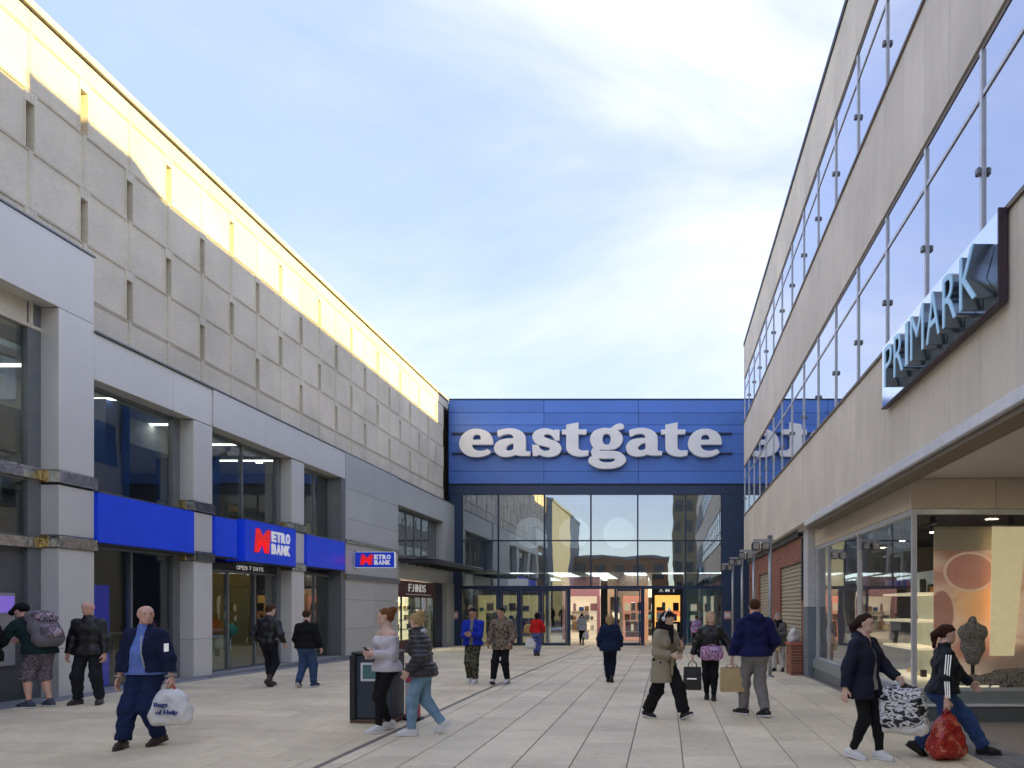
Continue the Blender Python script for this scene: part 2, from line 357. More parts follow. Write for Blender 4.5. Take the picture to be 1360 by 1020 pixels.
for i, (a, b, c, d, kd) in enumerate(slabs):
    xm, ym = (a+b)/2, (c+d)/2; e = 0.1
    rx = math.atan((gz(xm, ym+e) - gz(xm, ym-e)) / (2*e)); ry = -math.atan((gz(xm+e, ym) - gz(xm-e, ym)) / (2*e))
    loc = (xm, ym, gz(xm, ym) + random.uniform(-0.0012, 0.0012))
    rot = (rx + random.uniform(-0.0012, 0.0012), ry + random.uniform(-0.0012, 0.0012), 0)
    if i < 300: mesh_obj('slab', slab_mesh(b-a, d-c, kd), None, pav, loc, rot)
    else:
        me = slab_mesh(b-a, d-c, kd); M = Matrix.LocRotScale(Vector(loc), Matrix.Rotation(rot[1], 3, 'Y').to_quaternion() @ Matrix.Rotation(rot[0], 3, 'X').to_quaternion(), None)
        rest[kd].append((np.array([M @ v.co for v in me.vertices]), [list(p.vertices) for p in me.polygons]))
def join(name, lst, m, parent):
    vs, fs, o = [], [], 0
    for v, f in lst:
        vs.extend(map(tuple, v)); fs.extend([[k + o for k in q] for q in f]); o += len(v)
    me = bpy.data.meshes.new(name); me.from_pydata(vs, [], fs); return mesh_obj(name, me, m, parent)
for kd in (0, 1):
    o = join('distant_slabs', rest[kd], (M_slab, M_slab2)[kd], pav); o['kind'] = 'stuff'
# slot drain
M_drain = mat('drain_steel', (0.20, 0.19, 0.18), 0.5, metal=0.3)
bm = bmesh.new()
for x0_, x1_ in ((-3.776, -3.758), (-3.742, -3.724)):
    for ya, yb in ((2, 15), (15, 37.25)):
        v = [bm.verts.new(p) for p in ((x0_, ya, gz(x0_, ya)+.001), (x1_, ya, gz(x1_, ya)+.001), (x1_, yb, gz(x1_, yb)+.001), (x0_, yb, gz(x0_, yb)+.001))]; bm.faces.new(v)
bm_obj('drain_channel', bm, M_drain, pav)
# band of grey setts in front of the shop on the right
sm = None; cnt = 0
bm = bmesh.new(); addbox(bm, -0.094, 0.094, -0.094, 0.094, -0.03, 0.004); bmesh.ops.bevel(bm, geom=list(bm.edges), offset=0.006, segments=1, affect='EDGES')
sm = bpy.data.meshes.new('sett'); bm.to_mesh(sm); bm.free(); sm.materials.append(M_sett)
for j in range(40):
    for i in range(3):
        mesh_obj('sett', sm, None, pav, (3.66 + 0.2*i, 7.2 + 0.2*j, random.uniform(-.001, .001)))
# ------------------------------------------------------------------ left: concrete building over a metal-clad bank and shop front
M_conc = mat('precast_concrete', (0.82, 0.755, 0.61), 0.85, var=0.10, scale=18, bump=0.35, bscale=45, isl=0.05, stain=0.16, aniso=(1, 1, 1.6))
M_conc2 = mat('smooth_concrete', (0.76, 0.70, 0.57), 0.8, var=0.07, scale=9, bump=0.15, bscale=60, stain=0.14)
M_slot = mat('slot_reveal', (0.17, 0.125, 0.09), 0.8, var=0.2)
M_dark = mat('dark_metal', (0.035, 0.037, 0.04), 0.45, metal=0.3, var=0.2)
M_clad = mat('silver_cladding', (0.77, 0.76, 0.72), 0.36, metal=0.2, var=0.035, scale=1.2, isl=0.05, bump=0.02, bscale=2)
M_clad2 = mat('grey_cladding', (0.58, 0.59, 0.56), 0.38, metal=0.15, var=0.035, scale=1.2, isl=0.06, bump=0.02, bscale=2)
M_steel = mat('polished_steel', (0.55, 0.55, 0.56), 0.16, metal=1.0, var=0.35, scale=9, bump=0.25, bscale=12)
M_gold = mat('gold_tone_metal', (0.62, 0.45, 0.20), 0.2, metal=1.0, var=0.4, scale=10, bump=0.3, bscale=14)
M_frame = mat('window_frame_grey', (0.22, 0.235, 0.25), 0.4, metal=0.4)
M_kerb = mat('granite_kerb', (0.27, 0.275, 0.28), 0.7, var=0.2, scale=30, bump=0.2)
G_left = glass('bank_glass', 0.06, (0.86, 0.91, 0.90), wav=0.12)
M_room = mat('bank_interior_wall', (0.62, 0.61, 0.57), 0.8)
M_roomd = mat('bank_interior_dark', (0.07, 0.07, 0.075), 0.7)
M_ceil = mat('interior_ceiling', (0.62, 0.63, 0.62), 0.9)
M_floor_in = mat('interior_floor', (0.25, 0.24, 0.22), 0.4)
M_blueint = mat('blue_reflection_and_stock', (0.015, 0.06, 0.22), 0.5)
M_lamp = mat('downlight', (1, 0.95, 0.85), 0.5, emit=(1, 0.88, 0.66), estr=7)
M_strip = mat('ceiling_strip_light', (1, 1, 1), 0.5, emit=(1, 0.95, 0.86), estr=2.6)
XW = -10.75    # concrete face
XC = -10.45    # cladding face
XG = -10.82    # bank glass
LB = thing('bank_building', 'long pale concrete block with rows of slot windows above a silver clad bank front', 'building', (-12, 22, 0))
# body (behind the panels)
boxes('wall', [(-26, XW-0.30, 8.0, 38.5, 6.2, 11.80), (-26, XW-0.30, 5.0, 8.0, 0, 11.8)], M_slot, LB)
# one panel module with its recess and the half slot it leaves open
def panel_mesh(slot_low, hw=1.0):
    W, Hh, sw, sh = 1.185, hw, 0.085, 0.80
    bm = bmesh.new()
    def plate(y0, y1, z0, z1, x0, x1): addbox(bm, x0, x1, y0, y1, z0, z1)
    y0, y1 = (0.0, W) if slot_low is None else ((sw, W) if slot_low else (0.0, W - sw))
    g = 0.004; b = 0.055
    # border ring + recessed field
    ya, yb, za, zb = y0 + g, y1 - g, g, Hh - g
    o = [(ya, za), (yb, za), (yb, zb), (ya, zb)]; i_ = [(ya+b, za+b), (yb-b*0.35, za+b), (yb-b*0.35, zb-b*0.35), (ya+b, zb-b*0.35)]
    of = [bm.verts.new((0, *p)) for p in o]; inf = [bm.verts.new((0, *p)) for p in i_]; ind = [bm.verts.new((-0.022, *p)) for p in i_]; ob = [bm.verts.new((-0.30, *p)) for p in o]
    for k in range(4):
        n = (k+1) % 4
        bm.faces.new((of[k], of[n], inf[n], inf[k])); bm.faces.new((inf[k], inf[n], ind[n], ind[k])); bm.faces.new((ob[k], ob[n], of[n], of[k]))
    bm.faces.new(ind)
    if slot_low is not None:
        s0, s1 = (0.0 + g, sw) if slot_low else (W - sw, W - g)
        addbox(bm, -0.30, -0.001, s0, s1, sh, Hh - g)
    bmesh.ops.recalc_face_normals(bm, faces=bm.faces)
    me = bpy.data.meshes.new('panel'); bm.to_mesh(me); bm.free(); me.materials.append(M_conc); return me
PM = {True: panel_mesh(True), False: panel_mesh(False), None: panel_mesh(None)}
PT = panel_mesh(None, 1.0)
Y0 = 12.74 - 1.185 * 4
rows = [6.45, 7.46, 8.46, 9.46, 10.46]
for r, z in enumerate(rows):
    for k in range(25):
        ya = Y0 + 1.185 * k
        if ya + 1.185 > 37.45: continue
        if r == 0: kind = None
        else:
            # slot on the grid line where (line index + row) is even; line index k is the low edge
            par = (k + r) % 2 == (0 if True else 1)
            low_slot = ((k - 4) % 2 == 0) == (r in (1, 3))
            kind = True if low_slot else False
        mesh_obj('panel', PM[kind], None, LB, (XW, ya, z), (0, 0, 0))
# parapet boards, shadow gap and coping
pw = 2.37
for k in range(13):
    ya = Y0 + pw*k; yb = min(ya + pw, 37.29)
    if ya < 37: box('parapet_panel', XW-0.3, XW+0.004, ya+0.006, yb-0.006, 11.465, 11.80, M_conc2, LB, bevel=0.006)
box('shadow_gap', XW-0.3, XW-0.03, Y0, 37.29, 11.80, 11.86, M_dark, LB)  # dark fill puts the shadow line under the coping into the colour
box('coping', XW-0.5, XW+0.05, Y0-0.05, 37.29, 11.86, 11.99, M_conc2, LB, bevel=0.01)
box('roof', -26, XW-0.51, 5, 38.5, 11.81, 11.9, M_dark, LB)
# cladding: (y0,y1,top) portals
def clad(name, y0, y1, z0, z1, x1=XC, x0=XW-0.05, m=M_clad): return box(name, x0, x1, y0+0.004, y1-0.004, z0+0.004, z1-0.004, m, LB, bevel=0.006)
# near tall portal
for ya, yb in ((7.9, 10.4), (10.4, 13.77)): clad('cladding_panel', ya, yb, 6.88, 8.10)
PILL = [(12.97, 13.77, 6.88), (16.68, 17.36, 5.87), (21.05, 21.77, 5.87)]
for ya, yb, zt in PILL:
    for za, zb in ((0.16, 1.0), (1.0, 2.74), (2.96, 3.83), (4.08, zt)):
        box('cladding_panel', XG-0.1, XC, ya, yb, za+0.003, zb-0.003, M_clad, LB, bevel=0.006)
    box('pillar_core', XG-0.08, XC-0.02, ya+0.02, yb-0.02, 0.1, zt-0.01, M_dark, LB)
    for z in (2.74, 3.86):
        box('gold_band', XG-0.12, XC-0.16, ya-0.035, yb+0.01, z, z+0.21, M_gold, LB, bevel=0.008)  # gold-toned metal on the side-facing length of each band
        box('steel_band', XC-0.16, XC+0.045, ya-0.035, yb+0.04, z+0.003, z+0.207, M_steel, LB, bevel=0.008)
# lintels over the bank windows
for ya, yb, st in ((13.77, 16.0, 0), (16.0, 17.36, 0), (17.36, 19.6, 0.03), (19.6, 21.9, 0.03), (21.9, 24.5, 0.03)):
    clad('cladding_panel', ya, yb, 5.88, 6.74, XC + st)
box('capping', XW-0.06, XC+0.05, 13.78, 29.3, 6.745, 6.775, M_frame, LB); box('capping', XW-0.06, XC+0.02, 7.9, 13.79, 8.105, 8.135, M_frame, LB); box('capping', XW-0.06, XC+0.02, 29.3, 37.25, 6.745, 6.775, M_frame, LB)
# solid block
zs = [0.12, 1.0, 1.95, 2.72, 3.62, 4.62, 5.62, 6.74]
for za, zb in zip(zs, zs[1:]):
    clad('cladding_panel', 24.5, 26.9, za, zb, XC+0.05, XG-0.1, M_clad2); clad('cladding_panel', 26.9, 29.3, za, zb, XC+0.05, XG-0.1, M_clad2)
box('steel_band', XC+0.02, XC+0.12, 24.45, 29.32, 2.62, 2.80, M_frame, LB, bevel=0.008); box('steel_band', XC+0.02, XC+0.12, 24.45, 29.32, 3.82, 3.92, M_steel, LB, bevel=0.008); box('gold_band', XG-0.1, XC+0.06, 24.36, 24.46, 2.62, 2.80, M_gold, LB, bevel=0.008)
# end bay over the jeweller
clad('cladding_panel', 29.3, 33.3, 5.72, 6.74, XC, XG-0.1, M_clad2); clad('cladding_panel', 33.3, 37.25, 5.72, 6.74, XC, XG-0.1, M_clad2)
clad('cladding_panel', 35.4, 37.25, 3.7, 5.72, XC, XG-0.1, M_clad2); clad('cladding_panel', 29.3, 37.25, 2.85, 3.7, XC-0.05, XG-0.1, M_clad2); clad('cladding_panel', 36.0, 37.25, -0.2, 2.85, XC, XG-0.1, M_clad2)
box('window_sill', XG, XC+0.03, 29.32, 35.38, 3.70, 3.78, M_frame, LB)
# windows: frames and panes
def window(y0, y1, z0, z1, nv, nh, xg=XG, m=G_left, fm=M_frame, fw=0.05, parent=LB):
    fr = box('window', xg-0.10, xg-0.02, y0, y1, z0, z0+fw, fm, parent)
    L_ = [(xg-0.10, xg+0.03, y0, y1, z1-fw, z1)]
    ysp = [y0 + (y1-y0)*k/nv for k in range(nv+1)]
    for k, yy in enumerate(ysp): L_.append((xg-0.08, xg+0.028, max(yy-fw/2, y0), min(yy+fw/2, y1), z0+fw, z1-fw))
    zsp = [z0 + (z1-z0)*k/nh for k in range(nh+1)]
    for zz in zsp[1:-1]: L_.append((xg-0.07, xg+0.025, y0+fw, y1-fw, zz-fw/2, zz+fw/2))
    boxes('frame', L_, fm, fr)
    for a, b in zip(ysp, ysp[1:]):
        for c, d in zip(zsp, zsp[1:]): box('pane', xg-0.012, xg, a+0.02, b-0.02, c+0.02, d-0.02, m, fr)
    return fr
window(8.0, 12.97, 4.1, 6.88, 2, 1); window(8.0, 12.97, 2.9, 3.9, 2, 1); 
window(13.77, 16.68, 3.86, 5.88, 1, 1); window(17.36, 21.05, 3.86, 5.88, 2, 1); window(21.77, 24.5, 3.86, 5.88, 2, 1)
window(13.77, 16.68, 0.14, 2.88, 2, 1); window(17.36, 21.05, 0.14, 2.62, 3, 1); window(21.77, 24.5, 0.14, 2.72, 2, 1)
window(29.32, 35.38, 3.8, 5.70, 6, 1, XG)
boxes('spandrel', [(XG-0.15, XG+0.1, 8.0, 12.95, 3.9, 4.1), (XG-0.15, XG+0.1, 8.0, 12.95, 2.72, 2.9)], M_steel, LB)
boxes('spandrel_beam', [(XG-0.2, XG-0.1, 13.77, 24.5, 2.8, 3.86)], M_dark, LB)
for j_ in ((XG-0.05, XG+0.06, 16.45, 16.675, 0.13, 5.88), (XG-0.05, XG+0.06, 20.85, 21.045, 0.13, 5.88), (XG-0.05, XG+0.06, 12.7, 12.965, 0.13, 6.87), (XG-0.05, XC+0.03, 24.2, 24.49, 0.13, 5.87)): box('jamb', *j_, M_frame, LB)
box('soffit', XG, XC-0.004, 13.78, 24.49, 5.89, 5.93, M_dark, LB); box('soffit', XG, XC-0.004, 7.9, 12.96, 6.885, 6.93, M_dark, LB)
# plinth and kerb
for k in range(12):
    ya = 7.9 + 1.8*k
    box('plinth', XG-0.2, XC+0.03, ya+0.004, ya+1.796, -0.15, 0.135 + 0.15*(1-clamp((ya-15)/22.3))*0.2, M_kerb, LB, bevel=0.01)
for k in range(17):
    ya = 7.9 + 1.8*k; yb = min(ya+1.8, 37.2)
    box('kerb', XC+0.04, -10.15, ya+0.004, yb-0.004, -0.3, gz(-10.2, ya+0.9) + 0.012, M_kerb, LB, bevel=0.01)
# interiors
box('upper_floor', -18, XG-0.13, 8.0, 24.5, 3.7, 3.85, M_floor_in, LB); box('upper_back_wall', -18.2, -18, 8.0, 24.5, 0.1, 6.6, M_room, LB)
box('upper_ceiling', -18, XG-0.13, 8.0, 24.5, 6.05, 6.15, M_ceil, LB); box('lower_floor', -18, XG-0.21, 8.0, 29.3, 0.05, 0.13, M_floor_in, LB)
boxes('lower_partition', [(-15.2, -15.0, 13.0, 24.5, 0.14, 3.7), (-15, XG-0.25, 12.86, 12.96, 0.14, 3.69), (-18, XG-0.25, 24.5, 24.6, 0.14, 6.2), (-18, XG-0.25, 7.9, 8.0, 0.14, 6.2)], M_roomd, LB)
for (y0, y1, x0_, x1_) in ((15.6, 16.3, -12.6, -11.6), (18.9, 20.6, -12.8, -12.2)): box('blue_reflection_box', x0_, x1_, y0, y1, 3.86, 6.04, M_blueint, LB)  # solid blue boxes stand in for the entrance's blue reflected in the glass
for k in range(7): box('ceiling_panel_light', -16.5, -11.4, 9.0+2.2*k, 9.14+2.2*k, 6.035, 6.048, mat('office_light_panel', (1, 1, 1), 0.5, emit=(1, 0.96, 0.88), estr=0.8), LB)
box('bulkhead', -14.0, -12.2, 13.8, 20.4, 5.45, 6.04, M_ceil, LB)
box('yellow_light_wall', -13.4, -13.3, 21.9, 24.4, 0.14, 3.6, mat('yellow_light_paint', (0.50, 0.36, 0.10), 0.7), LB)  # yellow interior light painted as the wall's base colour
bm = bmesh.new(); bmesh.ops.create_circle(bm, cap_ends=True, radius=0.09, segments=16); bmesh.ops.reverse_faces(bm, faces=bm.faces); dl = bpy.data.meshes.new('downlight'); bm.to_mesh(dl); bm.free(); dl.materials.append(M_lamp)
for xx, yy, zz in ((-12.0, 14.9, 6.045), (-13.6, 14.6, 6.045), (-12.4, 18.4, 6.045), (-13.8, 19.7, 6.045), (-12.2, 22.6, 6.045), (-13.9, 23.2, 6.045), (-12.1, 14.6, 3.69), (-12.1, 18.2, 3.69), (-12.1, 20.0, 3.69), (-12.0, 22.6, 3.69), (-12.0, 23.8, 3.69)):
    mesh_obj('downlight', dl, None, LB, (xx, yy, zz))
# bay under the near portal: dark panels with the cash machine
box('bay_panel', XG-0.2, XG-0.02, 8.0, 12.7, 0.14, 2.72, mat('charcoal_panel', (0.11, 0.115, 0.12), 0.45, var=0.08, scale=2), LB)
AT = thing('cash_machine', 'cash machine with glowing purple header in the charcoal wall panel', 'cash machine', (XG, 11.6, 0.9))
box('surround', XG-0.019, XG+0.03, 10.9, 12.5, 0.75, 1.95, mat('atm_silver', (0.45, 0.46, 0.48), 0.35, metal=0.5), AT, bevel=0.01)
box('header_sign', XG+0.031, XG+0.06, 10.95, 12.45, 1.62, 1.9, mat('atm_header', (0.2, 0.1, 0.4), 0.4, emit=(0.32, 0.22, 0.95), estr=0.07), AT, bevel=0.008)
box('screen', XG+0.031, XG+0.04, 11.3, 12.1, 1.15, 1.55, mat('atm_screen', (0.01, 0.012, 0.02), 0.15), AT); box('keypad', XG+0.031, XG+0.12, 11.4, 12.0, 0.9, 1.0, M_dark, AT, bevel=0.01)
for ya in (11.25, 11.75): box('lit_mark', XG+0.061, XG+0.064, ya, ya+0.4, 1.70, 1.82, mat('atm_text', (0.9, 0.9, 1), 0.5, emit=(0.8, 0.75, 1), estr=0.12), AT)
# stuff seen through the bank windows
def panel_thing(name, label, cat, x0, x1, y0, y1, z0, z1, m, grp=None):
    o = box(name, x0, x1, y0, y1, z0, z1, m, None, bevel=0.004); return tag(o, label, cat, grp)
M_poster = mat('blue_poster', (0.01, 0.02, 0.45), 0.4, emit=(0.01, 0.03, 0.9), estr=0.025)
t = thing('poster', 'tall blue poster standing inside the bank window behind the leather jacket man', 'poster', (-11.05, 14.9, 0.14))
box('board', -11.15, -11.12, 14.25, 15.05, 0.14, 2.15, M_poster, t); 
for k in range(4): box('text_line', -11.119, -11.116, 14.4, 14.9 - 0.1*(k % 2), 1.25 - 0.12*k, 1.30 - 0.12*k, mat('poster_print', (0.5, 0.6, 0.95), 0.5), t)
t = thing('banner', 'narrow red and white banner standing inside the bank window', 'banner', (-11.1, 13.95, 0.14))
box('board', -11.25, -11.22, 13.86, 14.06, 0.14, 2.35, mat('banner_red', (0.45, 0.05, 0.06), 0.5), t); box('stripe', -11.219, -11.215, 13.94, 13.98, 0.2, 2.3, mat('banner_white', (0.8, 0.8, 0.8), 0.5), t)
t = thing('counter', 'ochre banking counter inside the bank doorway', 'counter', (-12.5, 19, 0.14))
box('top', -13.0, -12.1, 17.6, 20.6, 1.05, 1.12, M_room, t, bevel=0.01); box('front', -12.95, -12.2, 17.65, 20.55, 0.14, 1.05, mat('ochre_front', (0.42, 0.33, 0.12), 0.6), t)
t = thing('desk', 'pale timber desk unit low behind the bank window', 'desk', (-11.4, 18.4, 0.14))
box('front', -11.3, -11.22, 17.5, 19.1, 0.14, 0.95, mat('ochre_panel', (0.46, 0.40, 0.20), 0.55), t, bevel=0.005); box('top', -11.9, -11.2, 17.5, 19.1, 0.95, 1.0, M_room, t, bevel=0.005)
bm = bmesh.new(); bmesh.ops.create_uvsphere(bm, u_segments=20, v_segments=12, radius=0.17)
for v in bm.verts: v.co += Vector((-11.3, 19.55, 1.13))
g_ = thing('balloon', 'small green balloon on a stand inside the bank window', 'balloon', (-11.3, 19.55, 0.14))
bm_obj('ball', bm, mat('green_balloon', (0.03, 0.33, 0.22), 0.3), g_, smooth=True); tube_obj('stand', [(-11.3, 19.55, 0.14), (-11.3, 19.55, 0.98)], 0.015, M_steel, g_)

# ---- signs on the bank
M_sblue = mat('sign_blue', (0.02, 0.075, 0.66), 0.3, var=0.10, scale=0.9, bump=0.03, bscale=1.2, emit=(0.005, 0.05, 1.0), estr=0.025, stain=0.12)
M_sred = mat('sign_red', (0.75, 0.02, 0.02), 0.4, emit=(1, 0.02, 0.02), estr=0.07); M_swhite = mat('sign_white', (0.85, 0.85, 0.85), 0.4, emit=(1, 1, 1), estr=0.04)
def fascia(label, y0, y1, z0=2.90, z1=3.82, x1=XC+0.06):
    t = thing('fascia_sign', label, 'sign', (XC, (y0+y1)/2, z0), 'blue fascia signs along the bank')
    box('panel', XG+0.02, x1, y0+0.01, y1-0.01, z0, z1, M_sblue, t, bevel=0.012); box('edge_trim', XG+0.03, x1+0.006, y0+0.012, y1-0.012, z0-0.03, z0-0.002, M_dark, t); box('top_trim', XG+0.03, x1+0.004, y0+0.012, y1-0.012, z1+0.002, z1+0.018, M_steel, t); return t
fascia('plain long blue fascia panel between the first two bank pillars', 13.80, 16.62)
fascia('short plain blue fascia panel right beside the lettered bank sign', 17.40, 18.28)
fascia('plain blue fascia panel above the bank doorway beside the solid grey block', 21.80, 24.42)
ls = fascia('blue bank sign with a red M and white METRO BANK lettering', 18.46, 21.02, 2.84, 3.88, XC+0.14)
def metro(t, origin, xd, s):
    """red M two lines high with ETRO over BANK beside it"""
    o = Vector(origin); x = Vector(xd).normalized()
    place(text_mesh('M', 0.78*s, 0.62*s, 0.02, 0.05, shear=0.12), o - x*0.52*s, xd, (0, 0, 1), 'letter_m', M_sred, t)
    word('ETRO', 0.98*s, 0.28*s, 0.02, 0.05, o + x*0.42*s + Vector((0, 0, 0.165*s)), xd, (0, 0, 1), M_swhite, t, 0.10)
    word('BANK', 0.98*s, 0.28*s, 0.02, 0.05, o + x*0.42*s - Vector((0, 0, 0.165*s)), xd, (0, 0, 1), M_swhite, t, 0.10)
metro(ls, (XC+0.153, 19.75, 3.40), (0, 1, 0), 0.98)
web = thing('door_sign', 'small white OPEN 7 DAYS lettering over the bank doors', 'lettering', (XG+0.05, 19.6, 2.66))
box('rail', XG-0.02, XG+0.06, 17.4, 20.84, 2.62, 2.80, M_dark, web); word('OPEN 7 DAYS', 1.25, 0.11, 0.006, 0.01, (XG+0.066, 19.5, 2.715), (0, 1, 0), (0, 0, 1), M_swhite, web)
bl = thing('projecting_sign', 'small projecting blue sign with white border reading METRO BANK', 'sign', (XC+0.7, 25.2, 3.0))
box('panel', XC+0.06, XC+1.40, 25.16, 25.28, 3.03, 3.56, M_swhite, bl, bevel=0.01); box('face', XC+0.075, XC+1.385, 25.145, 25.158, 3.045, 3.545, M_sblue, bl)
box('bracket', XC+0.04, XC+0.06, 25.1, 25.34, 2.98, 3.6, M_steel, bl); metro(bl, (XC+0.76, 25.135, 3.295), (1, 0, 0), 0.56)

# ---- jeweller in the end bay
M_maroon = mat('maroon_fascia', (0.10, 0.008, 0.03), 0.4, var=0.06)
JX = -10.78
JW = thing('jeweller_shopfront', 'jeweller shopfront with maroon fascia and glowing cream display windows', 'shopfront', (JX, 32.6, -0.15))
box('fascia', JX-0.1, JX+0.12, 29.36, 34.9, 2.12, 2.80, M_maroon, JW, bevel=0.01)
word('F.HINDS', 2.2, 0.32, 0.02, 0.0, (JX+0.135, 32.3, 2.52), (0, 1, 0), (0, 0, 1), M_swhite, JW)
box('pinstripe', JX+0.1205, JX+0.124, 30.9, 34.2, 2.235, 2.25, M_swhite, JW)
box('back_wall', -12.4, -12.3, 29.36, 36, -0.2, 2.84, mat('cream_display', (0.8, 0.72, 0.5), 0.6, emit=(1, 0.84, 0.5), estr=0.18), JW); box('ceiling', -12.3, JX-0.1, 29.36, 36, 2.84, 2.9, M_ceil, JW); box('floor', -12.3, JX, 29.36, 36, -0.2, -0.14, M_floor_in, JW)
box('ceiling_light', -11.9, -11.2, 29.7, 35.2, 2.80, 2.83, M_strip, JW)
boxes('frame', [(JX-0.03, JX+0.03, y-0.035, y+0.035, -0.14, 2.12) for y in (29.42, 30.7, 32.0, 33.1, 33.9, 34.86)], M_dark, JW)
for a, b in ((29.46, 30.66), (30.74, 31.96), (32.04, 33.06), (33.94, 34.82)): box('pane', JX-0.006, JX+0.006, a, b, -0.1, 2.1, G_left, JW)
for a, b in ((29.5, 31.9), (32.1, 33.0), (34.0, 34.8)):
    for z in (0.75, 1.15, 1.55): box('display_shelf', -11.5, JX-0.15, a, b, z, z+0.03, mat('display_velvet', (0.75, 0.7, 0.62), 0.7), JW)
for i in range(26):
    a = random.choice([(29.6, 31.8), (32.2, 32.9), (34.1, 34.7)]); y = random.uniform(*a); z = random.choice((0.78, 1.18, 1.58))
    box('display_bust', -11.25, -11.15, y-0.05, y+0.05, z+0.002, z+0.2, random.choice([M_dark, M_swhite, M_gold]), JW, bevel=0.02)
box('dark_doorway_fill', -11.6, JX+0.1, 34.92, 35.98, -0.18, 2.84, mat('doorway_dark', (0.02, 0.03, 0.06), 0.5), JW); box('stall_riser', JX-0.1, JX+0.05, 29.36, 33.06, -0.2, 0.35, M_maroon, JW)  # solid navy box paints the darkness of the open doorway
CN = thing('glazed_canopy', 'dark steel and glass canopy over the jeweller shopfront', 'canopy', (-9.8, 33.2, 3.4))
box('edge_beam', -9.08, -8.95, 29.3, 37.1, 3.40, 3.60, M_dark, CN, bevel=0.02); box('wall_beam', XC+0.005, XC+0.09, 29.35, 37.0, 3.48, 3.62, M_dark, CN)
for k in range(9): box('rib', XC+0.09, -9.08, 29.36 + 0.94*k, 29.44 + 0.94*k, 3.42, 3.56, M_dark, CN)
for k in range(8): box('glass_panel', XC+0.09, -9.0, 29.45 + 0.94*k, 30.29 + 0.94*k, 3.605, 3.62, glass('canopy_glass', 0.3, (0.25, 0.30, 0.33)), CN)
# ------------------------------------------------------------------ entrance building at the end of the street
YF = 37.3; PXM = 26.8
def FX(px): return (px - 884) / PXM
def FZ(py): return EYE + (806 - py) / PXM
M_eblue = mat('blue_panel', (0.085, 0.20, 0.60), 0.36, var=0.08, scale=0.7, isl=0.07, metal=0.15)
M_navy = mat('navy_metal', (0.03, 0.055, 0.115), 0.35, metal=0.2, var=0.06, scale=1)
M_navy2 = mat('navy_frame', (0.018, 0.035, 0.085), 0.4, metal=0.2)
G_curt = glass('curtain_wall_glass', 0.36, (0.70, 0.80, 0.86), wav=0.10)
G_door = glass('door_glass', 0.10, (0.82, 0.88, 0.9))
EG = thing('entrance_building', 'blue panelled shopping centre entrance with a tall glass front', 'building', (-3.3, YF, -0.2))
xs = [-10.72, FX(723), FX(848), 5.2]; zs = [11.94, 11.30, 10.70, 10.26, 9.28, 8.42, 7.80]
for xa, xb in zip(xs, xs[1:]):
    for zb, za in zip(zs, zs[1:]): box('facade_panel', xa+0.007, xb-0.007, YF-0.12, YF, za+0.007, zb-0.007, M_eblue, EG, bevel=0.008)
box('backing', -10.7, 5.2, YF+0.002, YF+0.15, 7.3, 11.93, M_navy, EG); box('coping', -10.74, 5.2, YF-0.15, YF+0.5, 11.945, 12.0, M_navy2, EG)
box('header', -10.7, 5.2, YF-0.06, YF, FZ(657), 7.80-0.004, M_navy, EG)
box('soffit_trim', -10.7, 5.2, YF-0.14, YF-0.07, 7.77, 7.796, M_navy2, EG)
box('pier', -10.7, FX(614), YF-0.06, YF+0.3, -0.25, FZ(657)-0.003, M_navy, EG, bevel=0.01); box('pier', FX(958), 5.2, YF-0.06, YF+0.3, -0.25, FZ(657)-0.003, M_navy, EG, bevel=0.01)
mx_ = [FX(p) for p in (614, 661.8, 723, 784.8, 847, 910.4, 958)]; z0, z1, z2 = FZ(778), FZ(718), FZ(657)
for p in mx_[1:-1]: box('mullion', p-0.035, p+0.035, YF-0.02, YF+0.12, z0, z2-0.004, M_navy2, EG)
box('transom', mx_[0], mx_[-1], YF-0.018, YF+0.11, z1-0.03, z1+0.03, M_navy2, EG)
box('door_header', mx_[0], mx_[-1], YF-0.035, YF+0.13, z0-0.16, z0-0.002, M_navy2, EG)
for a, b in zip(mx_, mx_[1:]):
    for c, d in ((z0, z1-0.03), (z1+0.03, z2)): box('pane', a+0.036, b-0.036, YF+0.03, YF+0.045, c+0.003, d-0.006, G_curt, EG)
zt = z0 - 0.162; zb = -0.2
posts = [(659, 666), (688.5, 692), (717, 720.5), (753, 757.5), (816, 818.5), (851, 856), (907, 911.5)]
for a, b in posts: box('door_post', FX(a), FX(b), YF-0.03, YF+0.12, zb, zt-0.001, M_navy2, EG)
box('threshold', FX(614), FX(958), YF-0.04, YF+0.2, zb-0.05, zb+0.008, M_steel, EG)
for a, b in ((615, 658.5), (912, 957)):
    box('fixed_pane', FX(a)+0.01, FX(b)-0.01, YF+0.03, YF+0.042, zb+0.02, zt-0.01, G_door, EG)
def leaf(a, b, y=YF+0.02):
    o = boxes('door', [(FX(a), FX(b), y, y+0.05, zb+0.012, zb+0.13), (FX(a), FX(b), y, y+0.05, zt-0.1, zt-0.004), (FX(a), FX(a)+0.06, y, y+0.05, zb+0.13, zt-0.1), (FX(b)-0.06, FX(b), y, y+0.05, zb+0.13, zt-0.1)], M_navy2, EG)
    box('pane', FX(a)+0.061, FX(b)-0.061, y+0.02, y+0.03, zb+0.131, zt-0.101, G_door, o); box('handle', FX(b)-0.14, FX(b)-0.11, y-0.04, y-0.01, 0.6, 1.4, M_steel, o)
for a, b in ((666.5, 688), (692.5, 716.5), (721, 752.5), (819, 850.5)): leaf(a, b)
